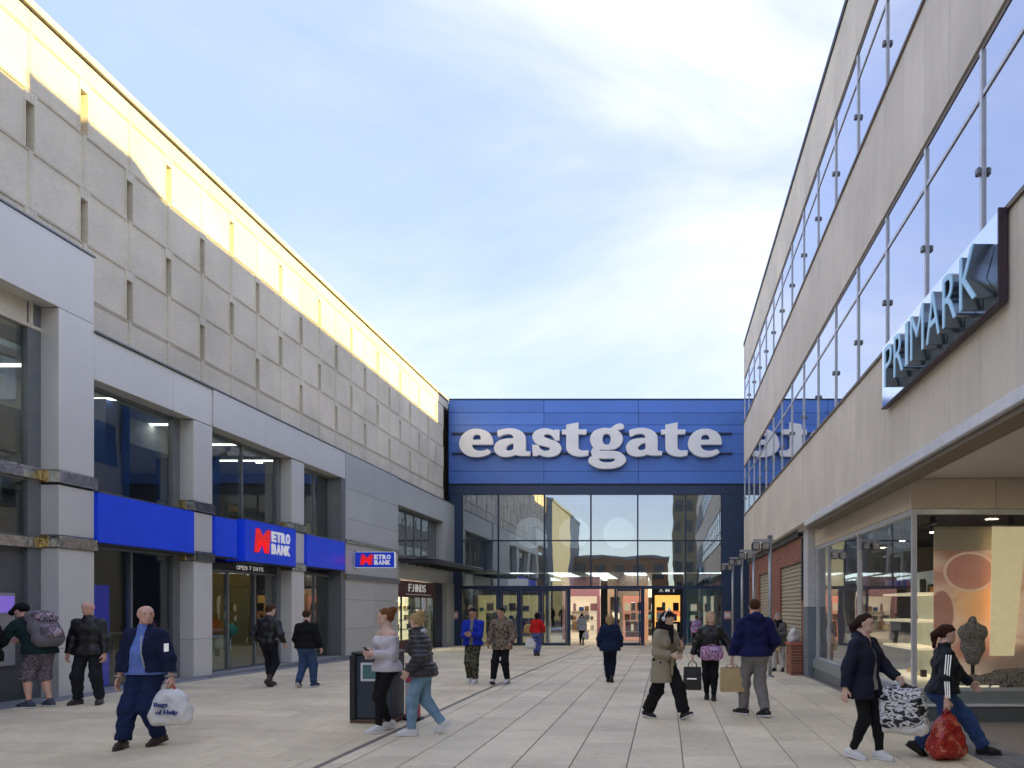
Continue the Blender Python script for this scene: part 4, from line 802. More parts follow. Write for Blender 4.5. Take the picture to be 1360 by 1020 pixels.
for ch in 'PRIMARK':
    wch = wd[ch]
    me = text_mesh(ch, wch, 0.52, 0.20, -0.008); place(me, (XR-0.195, y - wch/2, 4.99), (0, -1, 0), (0, 0, 1), 'letter_'+ch.lower(), M_ret, PS)
    me = text_mesh(ch, wch*1.02, 0.53, 0.012, -0.006); place(me, (XR-0.303, y - wch/2, 4.99), (0, -1, 0), (0, 0, 1), 'letter_face', M_cyan, PS)
    y -= wch + 0.10
# brick wall with shuttered windows beyond the corner pier
def brick_mat():
    m = bpy.data.materials.new('red_brick'); m.use_nodes = True; t = m.node_tree; b = t.nodes['Principled BSDF']; K = t.links.new
    g = t.nodes.new('ShaderNodeNewGeometry'); sp = t.nodes.new('ShaderNodeSeparateXYZ'); cb = t.nodes.new('ShaderNodeCombineXYZ'); K(g.outputs['Position'], sp.inputs[0]); K(sp.outputs['Y'], cb.inputs['X']); K(sp.outputs['Z'], cb.inputs['Y'])
    br = t.nodes.new('ShaderNodeTexBrick'); br.inputs['Scale'].default_value = 1; br.inputs['Brick Width'].default_value = 0.225; br.inputs['Row Height'].default_value = 0.075; br.inputs['Mortar Size'].default_value = 0.006
    br.inputs['Color1'].default_value = (0.33, 0.11, 0.055, 1); br.inputs['Color2'].default_value = (0.22, 0.075, 0.045, 1); br.inputs['Mortar'].default_value = (0.36, 0.28, 0.22, 1)
    K(cb.outputs[0], br.inputs['Vector']); K(br.outputs['Color'], b.inputs['Base Color']); b.inputs['Roughness'].default_value = 0.85
    bp = t.nodes.new('ShaderNodeBump'); bp.inputs['Strength'].default_value = 0.4; bp.inputs['Distance'].default_value = 0.01; bp.invert = True; K(br.outputs['Fac'], bp.inputs['Height']); K(bp.outputs['Normal'], b.inputs['Normal']); return m
M_brick = brick_mat(); XB = 3.52
BW = thing('brick_wall', 'red brick ground floor wall with three beige slatted shutters', 'wall', (XB, 25, 0))
SHU = [(19.55, 23.2), (25.4, 28.4), (29.4, 31.3)]
seg = []; p = 19.31
for a, b in SHU: seg.append((p, a)); p = b
seg.append((p, YE))
box('brickwork', XB, XB+0.3, 19.31, YE, 2.92, 3.545, M_brick, BW)
for a, b in seg: box('brickwork', XB, XB+0.3, a, b, -0.25, 2.919, M_brick, BW)
for a, b in SHU:
    sx = box('shutter', XB+0.09, XB+0.14, a+0.005, b-0.005, -0.22, 2.915, mat('shutter_back', (0.30, 0.26, 0.18), 0.6), BW)
    M_slat = mat('shutter_slat', (0.47, 0.42, 0.30), 0.55, var=0.08, isl=0.06)
    z = -0.2
    bm = bmesh.new()
    for q0, q1 in (((0.088, 0.002), (0.05, 0.03)), ((0.05, 0.03), (0.05, 0.07)), ((0.05, 0.07), (0.088, 0.105))):
        bm.faces.new([bm.verts.new((q[0], yy, q[1])) for q, yy in ((q0, a+0.02), (q1, a+0.02), (q1, b-0.02), (q0, b-0.02))])
    bmesh.ops.remove_doubles(bm, verts=bm.verts, dist=1e-5); me = bpy.data.meshes.new('slat'); bm.to_mesh(me); bm.free(); me.materials.append(M_slat)
    while z < 2.8: mesh_obj('slat', me, None, sx, (XB, 0, z)); z += 0.11
box('drainpipe_box', XB-0.03, XB-0.004, 19.28, 19.42, 1.9, 3.5, M_dark, BW)
LW = thing('low_brick_pier', 'low red brick pier against the wall beside the waiting woman', 'pier', (3.3, 19.7, -0.1)); box('brickwork', 3.22, 3.515, 19.32, 20.1, -0.2, 0.72, M_brick, LW, bevel=0.01); box('cap', 3.19, 3.516, 19.29, 20.13, 0.722, 0.80, mat('red_cap', (0.42, 0.13, 0.09), 0.6), LW, bevel=0.01)
# flood-light posts
M_post = mat('galvanised_post', (0.42, 0.44, 0.46), 0.4, metal=0.6)
for i, y in enumerate((18.9, 22.4, 25.8, 29.4)):
    x = 2.62; z = gz(x, y)
    t = thing('floodlight_post', 'slender grey post with twin floodlights, %s from the corner shop along the brick wall' % ('first', 'second', 'third', 'fourth')[i], 'lamp post', (x, y, z), 'floodlight posts along the brick wall')
    tube_obj('pole', [(x, y, z), (x, y, 3.42)], 0.045, M_post, t, n=12); tube_obj('base_plate', [(x, y, z), (x, y, z+0.03)], 0.11, M_post, t, n=12)
    box('arm', x-0.42, x+0.1, y-0.03, y+0.03, 3.36, 3.42, M_post, t); 
    for dx in (-0.36, -0.12):
        h = box('floodlight', x+dx-0.1, x+dx+0.1, y-0.12, y+0.12, 3.14, 3.34, M_dark, t, bevel=0.03); box('lens', x+dx-0.075, x+dx+0.075, y-0.123, y-0.1205, 3.16, 3.32, M_steel, h); 
    box('camera_head', x-0.06, x+0.06, y-0.07, y+0.07, 3.43, 3.52, M_frame, t, bevel=0.02)
# added unseen block behind the store, keeping low sun off the blue facade
RB = thing('shade_block', 'added unseen stone block behind the department store shading the blue entrance', 'building', (12, 48, -0.3)); box('wall', 5.4, 24, 32.0, 70, -0.4, 14.6, M_stone, RB); box('roof', 5.3, 24.1, 31.9, 70.1, 14.602, 14.66, M_dark, RB)
for k in range(6): box('window', 5.36, 5.39, 34+5*k, 37+5*k, 8.6, 10.6, G_right, RB)

# ------------------------------------------------------------------ the street behind the photographer (mirrored in the entrance glass)
M_bb = mat('brown_brick_far', (0.22, 0.115, 0.055), 0.8, var=0.12, scale=1.5); M_tw = mat('khaki_tower_far', (0.22, 0.19, 0.12), 0.8, var=0.1, scale=0.4); M_pl = mat('pale_block_far', (0.20, 0.22, 0.25), 0.7); M_win = mat('far_window', (0.05, 0.06, 0.07), 0.15)
def far(name, label, x0, x1, y0, y1, h, m, wins, cat='building'):
    t = thing(name, label, cat, ((x0+x1)/2, y1, 0)); box('wall', x0, x1, y0, y1, -0.3, h, m, t); box('parapet', x0-0.15, x1+0.15, y0, y1+0.15, h+0.003, h+0.35, M_pl, t)
    nx_, nz_, zz0 = wins; dx = (x1-x0)/nx_
    for i in range(nx_):
        for k in range(nz_):
            dz = (h-zz0)/nz_; wo = box('window', x0+dx*(i+0.22), x0+dx*(i+0.78), y1+0.01, y1+0.05, zz0+dz*(k+0.25), zz0+dz*(k+0.8), M_win, t)
    return t
far('brown_brick_building', 'low brown brick building mirrored in the entrance glass', -19, 0.4, -46, -32, 8.6, M_bb, (7, 1, 4.5))
far('khaki_tower', 'tall khaki tower mirrored at the right of the entrance glass', 1.2, 9, -50, -36, 24, M_tw, (5, 7, 3))
far('pale_office_block', 'pale office block mirrored at the left of the entrance glass', -40, -13, -38, -12, 14, M_pl, (9, 4, 2))
# ------------------------------------------------------------------ people
A_ = lambda *v: np.array(v, float)
def nrm(v): return v / max(np.linalg.norm(v), 1e-9)
def rotz(a): c, s = math.cos(a), math.sin(a); return np.array([[c, -s, 0], [s, c, 0], [0, 0, 1]])
def rotx(a): c, s = math.cos(a), math.sin(a); return np.array([[1, 0, 0], [0, c, -s], [0, s, c]])
def ik(a, t, l1, l2, pole):
    d = t - a; L_ = np.linalg.norm(d); mxl = (l1 + l2) * 0.995
    if L_ > mxl: t = a + d * (mxl / L_); d = t - a; L_ = mxl
    u = d / L_; c = (l1*l1 + L_*L_ - l2*l2) / (2*L_); h = math.sqrt(max(l1*l1 - c*c, 0)); p = nrm(pole - u * (pole @ u))
    return a + u*c + p*h, t
def skin(c, nm): return mat('skin_' + nm, c, 0.5, var=0.06, scale=25, sss=0.12)
SK = {'pale': skin((0.72, 0.47, 0.37), 'pale'), 'ruddy': skin((0.70, 0.41, 0.31), 'ruddy'), 'tan': skin((0.46, 0.27, 0.18), 'tan')}
def cloth(nm, c, rough=0.85, var=0.12, scale=14, bump=0.25, bscale=160, **k): return mat('cloth_' + nm, c, rough, var=var, scale=scale, bump=bump, bscale=bscale, spec=0.25, **k)
M_eye = mat('eye_dark', (0.06, 0.04, 0.035), 0.3); M_eyew = mat('eye_white', (0.7, 0.68, 0.66), 0.3); M_lips = mat('lips', (0.42, 0.15, 0.13), 0.5)
def hair_m(nm, c): return mat('hair_' + nm, c, 0.65, var=0.5, scale=30, aniso=(6, 6, 1), bump=0.9, bscale=30, spec=0.2)
SHOES = {}
def shoe_mesh(style):
    """left/right-neutral shoe at the ankle origin: toe along +y, ground at z=-0.085"""
    if style in SHOES: return SHOES[style]
    g = -0.085
    up = [P((0, -0.055, g+0.05), (0, 0.10, g+0.042), 0.043, 0.047), P((0, 0.10, g+0.042), (0, 0.175, g+0.034), 0.045, 0.032), P((0, -0.03, g+0.06), (0, 0.0, g+0.105), 0.042, 0.043), P((0, 0.0, g+0.09), (0, 0.09, g+0.055), 0.04, 0.035)]
    if style == 'boot': up.append(P((0, -0.005, g+0.08), (0, -0.01, g+0.2), 0.048, 0.052))
    v, q = implicit(up, 0.008, 0.02, zmin=g+0.016)
    so = [P((0, -0.055, g+0.01), (0, 0.10, g+0.01), 0.047, 0.05), P((0, 0.10, g+0.01), (0, 0.18, g+0.01), 0.05, 0.035)]
    sv, sq = implicit(so, 0.008, 0.02, zmin=g, zmax=g+0.024)
    SHOES[style] = (mesh_vq('shoe', [(v, q)]), mesh_vq('sole', [(sv, sq)])); return SHOES[style]
def hand_prims(wr, d, side, curl, fwd, up):
    F = fwd if abs(d @ fwd) < 0.75 else up
    t = nrm(F - d * (F @ d)); n = -side * np.cross(d, t); pr = [P(wr - d*0.03, wr + d*0.02, 0.027, 0.029, k=0.8, u=t)]
    for w_ in (-0.024, 0.0, 0.022): pr.append(P(wr + d*0.02 + t*w_*0.7, wr + d*0.075 + t*w_, 0.019, 0.016))
    ln = (0.062, 0.078, 0.083, 0.075)
    for i, w_ in enumerate((-0.033, -0.011, 0.011, 0.033)):
        a = wr + d*0.085 + t*w_; l = ln[i]; c1 = curl*0.9; p = a
        for sgm, ang in ((0.45, c1*0.6), (0.32, c1*1.25), (0.23, c1*1.7)):
            dd = d*math.cos(ang) + n*math.sin(ang); b = p + dd*l*sgm*1.05; pr.append(P(p, b, 0.0095 if sgm > 0.4 else 0.0088, 0.0085, sq=0.35)); p = b
    b0 = wr + d*0.025 + t*0.03 + n*0.006; b1 = b0 + nrm(d*0.7 + t*0.62 + n*0.25)*0.045; b2 = b1 + nrm(d*0.85 + t*0.1 + n*(0.25 + curl*0.5))*0.035
    pr += [P(b0, b1, 0.014, 0.011), P(b1, b2, 0.0105, 0.009)]
    return pr, wr + d*0.085 + n*0.02
PEOPLE = {}
def person(label, pos, H, yaw, sk='pale', sex='m', g=1.0, lean=0.0, head=(0, 0), hands=None, curl=(0.35, 0.35), feet=None, top=None, under=None, legs=None, shoes=None, hair=None, belly=0.0, face=True, tilt=0.0, group=None, scarf=None, handdir=(None, None), elbow=(None, None)):
    x, y = pos; z = gz(x, y) if y < 37.3 else -0.195
    t = bpy.data.objects.new('person', None); t.empty_display_size = 0.2; COL.objects.link(t)
    s = H / 1.75; t.location = (x, y, z + 0.002); t.rotation_euler = (0, 0, R(yaw)); t.scale = (s, s, s); tag(t, label, 'person', group); setinv(t); INV[t.name] = Matrix.Identity(4)
    vox = clamp(y * 0.00108, 0.0095, 0.024); near = y < 16
    fem = sex == 'f'; sw = 0.158 if fem else 0.180; sw *= 0.85 + 0.15*g
    feet = feet or [(-0.11, 0.02, 6, 0), (0.11, 0.0, -6, 0)]
    hands = hands or [(-0.24, 0.04, 0.80), (0.24, 0.04, 0.80)]
    # feet and ankles
    ank, fR = [], []
    for fx, fy, fyaw, pit in feet:
        Rz = rotz(R(fyaw)); Rp = rotx(-R(pit)); base = A_(fx, fy, 0)
        piv = A_(0, 0.12, 0) if pit > 0 else A_(0, -0.055, 0)
        a = base + Rz @ (piv + Rp @ (A_(0, 0, 0.085) - piv)); ank.append(a); fR.append((Rz @ Rp))
    # pelvis height so that both legs reach
    pz = 0.945
    for a, sd in zip(ank, (-1, 1)):
        hx = A_(sd*0.088, 0, 0); dxy = np.linalg.norm((a - hx)[:2]); pz = min(pz, a[2] + math.sqrt(max(0.842**2 - dxy**2, 0.01)) + 0.03)
    Pv = A_(0, 0, pz); up = A_(0, math.sin(R(lean)), math.cos(R(lean))); fwd = A_(0, math.cos(R(lean)), -math.sin(R(lean))); rt = A_(1, 0, 0)
    up = nrm(up + rt*math.tan(R(tilt)))
    Nk = Pv + up*0.53
    hR = rotz(R(head[0])) @ rotx(-R(head[1] + lean*0.4)); Hc = Nk + up*0.075 + hR @ A_(0, 0.022, 0.075)
    hp = lambda *v: Hc + hR @ A_(*v)
    hip = [Pv + A_(sd*0.088, 0, -0.03) for sd in (-1, 1)]; kn = []
    for i in (0, 1):
        kp = fR[i] @ A_(0, 1, 0.3); k_, a_ = ik(hip[i], ank[i], 0.43, 0.42, kp + A_(0, 0.6, 0)); kn.append(k_); ank[i] = a_
    sh = [Pv + up*0.435 + rt*sd*sw for sd in (-1, 1)]; el, wr = [], []
    for i, sd in enumerate((-1, 1)):
        tgt = A_(*hands[i]) + A_(0, 0, pz - 0.945); pole = A_(*elbow[i]) if elbow[i] else A_(sd*0.5, -0.8, -0.25); e_, w_ = ik(sh[i], tgt, 0.285, 0.255, pole); el.append(e_); wr.append(w_)
    # ---- body
    def torso(f, ex=0.0):
        c = 0.108 if fem else 0.112
        l = [P(Pv - rt*0.075 + A_(0, -0.01, -0.02), Pv + rt*0.075 + A_(0, -0.01, -0.02), (0.118 if fem else 0.108)*f + ex),
             P(Pv + up*0.15 - rt*0.05*f, Pv + up*0.15 + rt*0.05*f, (0.092 if fem else 0.104)*f + ex),
             P(Pv + up*0.32 - rt*0.078, Pv + up*0.32 + rt*0.078, c*(0.6 + 0.4*f) + ex), P(Pv + up*0.415 - rt*(sw-0.06), Pv + up*0.415 + rt*(sw-0.06), 0.068 + ex*0.8), P(Pv + up*0.455 - rt*0.05, Pv + up*0.455 + rt*0.05, 0.06 + ex*0.7), P(Pv + up*0.46, Nk + up*0.03, 0.075 + ex*0.6, 0.055 + ex*0.3)]
        if fem: l += [P(Pv + up*0.32 + rt*q*0.078 + fwd*0.085, Pv + up*0.31 + rt*q*0.078 + fwd*0.09, 0.062*(0.5 + 0.5*f) + ex) for q in (-1, 1)]
        if belly: l.append(P(Pv + up*0.13 + fwd*0.05*belly, Pv + up*0.2 + fwd*0.06*belly, 0.115*f + ex))
        l += [P(Pv + A_(q*0.06, -0.07, -0.05), Pv + A_(q*0.06, -0.06, -0.02), 0.085*f + ex*0.8) for q in (-1, 1)]
        return l
    def armp(ex=0.0, k=1.0, end=1.0, flat=False):
        l = []
        for i in (0, 1):
            l += [P(sh[i], el[i], (0.054*g**0.5 + ex)*k, (0.043*g**0.4 + ex)*k, sq=0.8)]; w_ = el[i] + (wr[i] - el[i])*end; l += [P(el[i], w_, (0.042*g**0.4 + ex)*k, (0.03 + ex*1.0)*k, flat=flat, sq=0.6)]
            if flat: l.append(P(el[i], el[i] + (w_ - el[i])*0.05, (0.043*g**0.4 + ex)*k))
        return l
    def legp(ex=0.0, th=0.084, knr=0.056, anr=0.037, end=1.0, flat=False):
        l = []
        for i in (0, 1):
            l += [P(hip[i], kn[i], th*g**0.6 + ex, knr*g**0.4 + ex, sq=0.7)]; e_ = kn[i] + (ank[i] - kn[i])*end
            if end > 0.02:
                l += [P(kn[i], e_, knr*g**0.4 + ex, anr + ex, flat=flat, sq=0.5), P(kn[i], kn[i] + (e_ - kn[i])*0.06, knr*g**0.4 + ex)]
                back = fR[i] @ A_(0, -1, 0); m1 = kn[i] + (ank[i]-kn[i])*0.2; m2 = kn[i] + (ank[i]-kn[i])*0.5
                if end > 0.6: l.append(P(m1 + back*0.012, m2 + back*0.008, 0.05*g**0.5 + ex, 0.042 + ex))
        return l
    headp = [P(hp(0, -0.022, 0.03), hp(0, 0.02, 0.038), 0.083, 0.078), P(hp(0, 0.03, -0.005), hp(0, 0.034, -0.045), 0.062, 0.052), P(hp(0, 0.045, -0.07), hp(0, 0.062, -0.082), 0.036, 0.026),
             P(hp(-0.035, 0.02, -0.06), hp(0.035, 0.02, -0.06), 0.034), P(hp(0, 0.088, 0.012), hp(0, 0.106, -0.022), 0.008, 0.0125, sq=0.4), P(hp(0, 0.085, -0.054), hp(0, 0.086, -0.054), 0.018, sq=0.5),
             P(hp(-0.035, 0.078, 0.032), hp(0.035, 0.078, 0.032), 0.016, sq=0.6)]
    for q in (-1, 1):
        headp.append(P(hp(q*0.076, -0.005, 0.012), hp(q*0.074, 0.0, -0.02), 0.018, 0.012, sq=0.4)); headp.append(P(hp(q*0.031, 0.107, 0.012), hp(q*0.033, 0.107, 0.012), 0.017, sub=True))
    neckp = [P(Nk - up*0.05, Hc + hR @ A_(0, -0.015, -0.03), 0.056, 0.052)]
    neck_all = neckp + [p for p in torso(g)[3:6]]
    coarse = torso(g*0.96) + armp(-0.002) + legp(-0.004) + neckp
    parts = [implicit(coarse, max(vox, 0.012), 0.05), implicit(headp + neck_all, max(vox*0.8, 0.0075), 0.03)]
    palms = []
    for i, sd in enumerate((-1, 1)):
        d = nrm(wr[i] - el[i]) if handdir[i] is None else nrm(A_(*handdir[i])); hpz, palm = hand_prims(wr[i], d, sd, curl[i], fwd, up); palms.append(palm)
        parts.append(implicit(hpz, 0.0055 if near else 0.010, 0.014))
    me = mesh_vq('body', parts); mesh_obj('body', me, SK[sk], t)
    # ---- trousers
    if legs:
        ex = legs.get('t', 0.012); wide = legs.get('wide', 0.0); end = legs.get('end', 0.96)
        pr = torso(g, ex)[:2] + [P(Pv + A_(q*0.06, -0.06, -0.05), Pv + A_(q*0.06, -0.05, -0.02), 0.088*g + ex*0.8) for q in (-1, 1)] + legp(ex, 0.086 + wide*0.25, 0.058 + wide*0.6, 0.040 + wide, end=end, flat=True)
        v, q = implicit(pr, vox, 0.05, amp=legs.get('amp', 0.005), freq=44, seed=len(PEOPLE), zmax=pz + 0.13)
        mesh_obj('trousers' if end > 0.5 else 'shorts', mesh_vq('trousers', [(v, q)]), legs['m'], t)
    # ---- shoes
    if shoes:
        um, sm_ = shoe_mesh(shoes.get('style', 'shoe'))
        for i in (0, 1):
            u2 = um.copy(); s2 = sm_.copy(); M4 = Matrix(fR[i].tolist()).to_4x4(); M4.translation = Vector(ank[i])
            u2.transform(M4); s2.transform(M4)
            o = mesh_obj('shoe', u2, shoes['m'], t); INV[o.name] = Matrix.Identity(4); mesh_obj('sole', s2, shoes.get('sole', M_dark), o)
    # ---- top
    def garment(c, name, ex0=0.0):
        ex = c.get('t', 0.018) + ex0; hem = c.get('hem', 0.86) + (pz - 0.945); pr = torso(g, ex)
        fl = c.get('flare', 0.0); hz = hem - 0.02
        if hem < 0.92: pr.append(P(A_(-0.075, 0.0, hz), A_(0.075, 0.0, hz), (0.122 if fem else 0.118)*g + ex + fl, sq=1.6)); pr.append(P(A_(-0.07, 0, (hz + pz)/2), A_(0.07, 0, (hz + pz)/2), (0.120)*g + ex + fl*0.5, sq=1.6))
        pr += armp(ex + c.get('sl', 0.0), 1.0, c.get('sleeve', 0.97), flat=True)
        if c.get('collar', 0): cl = c['collar']; pr.append(P(Nk - up*0.04, Nk + up*cl, 0.078, 0.072, flat=True, sq=0.5))
        if c.get('hood'): pr += [P(Nk - fwd*0.085 - rt*0.06 + up*0.0, Nk - fwd*0.085 + rt*0.06 + up*0.0, 0.05), P(Nk - fwd*0.03 - rt*0.09, Nk - fwd*0.08 - rt*0.05, 0.04), P(Nk - fwd*0.03 + rt*0.09, Nk - fwd*0.08 + rt*0.05, 0.04), P(Nk - fwd*0.10 - up*0.08, Nk - fwd*0.09, 0.05, 0.055)]
        cf = None
        if c.get('open'):
            w0, sl = c['open']; zc = pz + 0.45
            cf = lambda X, Y, Z: np.minimum((w0 + sl*np.maximum(zc - Z, 0)) - np.abs(X), Y - 0.03 + 0*Z)
        if c.get('neck') is not None:
            zn = Nk[2] + c['neck']; cf0 = cf
            cf = (lambda X, Y, Z: (Z - zn) + 0*X + 0*Y) if cf0 is None else (lambda X, Y, Z: np.maximum(cf0(X, Y, Z), Z - zn))
        v, q = implicit(pr, vox, 0.045, amp=c.get('amp', 0.006), freq=c.get('freq', 38), zmin=hem, rib=c.get('rib'), seed=len(PEOPLE) + 3, cutfn=cf)
        return mesh_obj(name, mesh_vq(name, [(v, q)]), c['m'], t)
    if under: garment(under, under.get('name', 'shirt'))
    if top: garment(top, top.get('name', 'jacket'))
    if scarf:
        v, q = implicit([P(Nk + rt*0.085*math.cos(a) + fwd*0.085*math.sin(a) + up*0.02, Nk + rt*0.085*math.cos(a+0.8) + fwd*0.085*math.sin(a+0.8) + up*0.025, 0.04) for a in np.arange(0, 6.28, 0.8)] + [P(Nk + fwd*0.12, Nk + fwd*0.15 - up*0.22, 0.045, 0.03)], vox, 0.03, amp=0.006, freq=60); mesh_obj('scarf', mesh_vq('scarf', [(v, q)]), scarf, t)
    # ---- hair
    if hair:
        st = hair['style']; hv = max(vox*0.8, 0.008)
        cap = [P(hp(0, -0.032, 0.034), hp(0, 0.012, 0.05), 0.090, 0.082)]
        cut = [P(hp(0, 0.135, -0.035), hp(0, 0.125, -0.02), 0.094, 0.09, sub=True), P(hp(-0.1, 0.02, -0.11), hp(0.1, 0.02, -0.11), 0.085, sub=True)]
        if st == 'short': pr = cap + [P(hp(0, 0.02, 0.075), hp(0, 0.055, 0.085), 0.05, 0.035)] + cut
        elif st == 'crop': pr = [P(hp(0, -0.028, 0.034), hp(0, 0.014, 0.044), 0.0865, 0.080)] + cut
        elif st == 'fringe': pr = [P(hp(0, -0.028, 0.03), hp(0, 0.012, 0.04), 0.085, 0.079)] + [P(hp(-0.1, 0.03, -0.085), hp(0.1, 0.03, -0.085), 0.10, sub=True), P(hp(0, 0.13, -0.05), hp(0, 0.125, -0.045), 0.10, sub=True)]
        elif st == 'bun': pr = cap + cut + [P(hp(0, -0.075, 0.095), hp(0, -0.10, 0.11), 0.052), P(hp(0, -0.07, -0.02), hp(0, -0.06, -0.05), 0.045, 0.03)]
        elif st == 'ponytail': pr = cap + cut + [P(hp(0, -0.105, 0.03), hp(0, -0.15, -0.02), 0.035, 0.045), P(hp(0, -0.15, -0.02), hp(0, -0.14, -0.16), 0.045, 0.02)]
        elif st == 'bob': pr = cap + [P(hp(-0.07, -0.02, 0.0), hp(-0.075, 0.0, -0.10), 0.045, 0.035), P(hp(0.07, -0.02, 0.0), hp(0.075, 0.0, -0.10), 0.045, 0.035), P(hp(0, -0.07, 0.0), hp(0, -0.07, -0.12), 0.07, 0.06)] + [P(hp(0, 0.135, -0.045), hp(0, 0.125, -0.03), 0.09, 0.088, sub=True)]
        elif st == 'long': pr = cap + [P(hp(-0.07, -0.03, 0.0), hp(-0.10, -0.02, -0.24), 0.045, 0.045), P(hp(0.07, -0.03, 0.0), hp(0.10, -0.02, -0.24), 0.045, 0.045), P(hp(0, -0.075, 0.0), hp(0, -0.11, -0.26), 0.075, 0.085)] + [P(hp(0, 0.135, -0.045), hp(0, 0.125, -0.03), 0.09, 0.088, sub=True)]
        v, q = implicit(pr, hv, 0.025, amp=0.006 if st not in ('fringe', 'crop') else 0.0015, freq=85, seed=2); mesh_obj('hair', mesh_vq('hair', [(v, q)]), hair['m'], t)
    if face and near:
        for q in (-1, 1):
            for nm, c, r, m in (('eye', hp(q*0.031, 0.0835, 0.012), 0.0085, M_eye),):
                bm = bmesh.new(); bmesh.ops.create_uvsphere(bm, u_segments=10, v_segments=6, radius=r); bmesh.ops.translate(bm, verts=bm.verts, vec=Vector(c)); bm_obj(nm, bm, m, t, smooth=True)
            bm = bmesh.new(); tube(bm, [Vector(hp(q*0.014, 0.0945, 0.031)), Vector(hp(q*0.032, 0.0945, 0.036)), Vector(hp(q*0.048, 0.085, 0.031))], [0.003, 0.0042, 0.002], 6); bm_obj('eyebrow', bm, (hair or {'m': M_brown})['m'], t)
        bm = bmesh.new(); tube(bm, [Vector(hp(-0.024, 0.090, -0.056)), Vector(hp(0, 0.1035, -0.054)), Vector(hp(0.024, 0.090, -0.056))], [0.002, 0.0055, 0.002], 6); bm_obj('mouth', bm, M_lips, t)
    Wm = Matrix.LocRotScale(Vector(t.location), t.rotation_euler.to_quaternion(), Vector((s, s, s)))
    info = dict(o=t, W=Wm, palms=[Wm @ Vector(p) for p in palms], sh=sh, el=el, wr=wr, Pv=Pv, Nk=Nk, up=up, fwd=fwd, rt=rt, Hc=Hc, hR=hR, g=g, s=s, yaw=yaw, hp=hp, lpalms=palms)
    PEOPLE[label] = info; return info
# ---- carried things
def carrier(label, grip, w_, h_, d_, yaw, m, drop=0.10, cinch=0.75, hm=None, group=None, amp=0.010, vox=0.012, name='carrier_bag', cat='bag', stiff=False):
    """bag hanging from grip; its mouth is drop below the grip"""
    t = bpy.data.objects.new(name, None); COL.objects.link(t); t.location = (grip.x, grip.y, grip.z - drop - h_); t.rotation_euler = (0, 0, R(yaw)); tag(t, label, cat, group); setinv(t); INV[t.name] = Matrix.Identity(4)
    wb, wt, db, dt = w_/2, w_/2*cinch, d_/2, d_/2*(0.8 if stiff else 0.35); r = 0.012 if stiff else 0.05
    pts = []
    pr = []
    for k in range(6):
        f = k/5; ww = wb + (wt-wb)*f**1.5; dd = max(db + (dt-db)*f**1.3 - r, 0.004); ww = max(ww - r, 0.02)
        if not stiff: bul = 1 + 0.10*math.sin(f*math.pi); ww *= bul
        zz = r + (h_ - 2*r)*f
        for sy in (-1, 1): pr.append(P((-ww, sy*dd, zz), (ww, sy*dd, zz), r))
        pr.append(P((-ww, 0, zz), (ww, 0, zz), max(dd, r)))
    if stiff:
        bm = bmesh.new(); rows_ = []; rs = random.Random(len(label))
        for k in range(7):
            f = k/6; ww = w_/2*(1 + 0.015*math.sin(f*5)); dd = d_/2*(1 - 0.25*f) + 0.012*math.sin(f*math.pi); gs = d_*0.10*f
            ring = [(-ww, -dd), (-ww*0.5, -dd-0.006*math.sin(f*3.1)), (0, -dd-0.010*math.sin(f*3.1)), (ww*0.5, -dd-0.006*math.sin(f*3.1)), (ww, -dd), (ww-gs, 0), (ww, dd), (0, dd+0.010*math.sin(f*3.1)), (-ww, dd), (-ww+gs, 0)]
            rows_.append([bm.verts.new((x_ + rs.uniform(-0.003, 0.003), y_ + rs.uniform(-0.003, 0.003), h_*f + (rs.uniform(-0.003, 0.003) if 0 < k else 0))) for x_, y_ in ring])
        for r0, r1 in zip(rows_, rows_[1:]):
            for k in range(10): bm.faces.new((r0[k], r0[(k+1) % 10], r1[(k+1) % 10], r1[k]))
        bm.faces.new(rows_[0][::-1]); o = bm_obj('bag_body', bm, m, t)
    else:
        v, q = implicit(pr, vox, h_*0.22, amp=amp, freq=34, seed=len(label)); o = mesh_obj('bag_body', mesh_vq('bag_body', [(v, q)]), m, t)
    for sy in (-1, 1):
        tube_obj('handle', [(-wt*0.55, sy*dt*0.5, h_-0.02), (-wt*0.42, sy*dt*0.3, h_+drop*0.55), (0, sy*0.008, h_+drop+0.004), (wt*0.42, sy*dt*0.3, h_+drop*0.55), (wt*0.55, sy*dt*0.5, h_-0.02)], 0.007 if stiff else [0.016, 0.011, 0.009, 0.011, 0.016], hm or m, t, n=6)
    return t
def local_part(t, name, me, m): return mesh_obj(name, me, m, t)
def strap(info, name, pts, rad, m): return tube_obj(name, pts, rad, m, info['o'], n=6)
def phone(label, info, hand, off=(0, 0, 0), m=None, tiltx=40, grp=None):
    p = info['palms'][hand] + Vector(off); t = bpy.data.objects.new('phone', None); COL.objects.link(t); t.location = p; t.rotation_euler = (R(tiltx), 0, R(info['yaw'])); tag(t, label, 'phone', grp); setinv(t); INV[t.name] = Matrix.Identity(4)
    bm = bmesh.new(); addbox(bm, -0.037, 0.037, -0.078, 0.078, 0, 0.009); bm_obj('case', bm, m or M_dark, t, bevel=0.004); bm = bmesh.new(); addbox(bm, -0.033, 0.033, -0.07, 0.07, 0.0092, 0.0102); bm_obj('screen', bm, M_win, t); return t

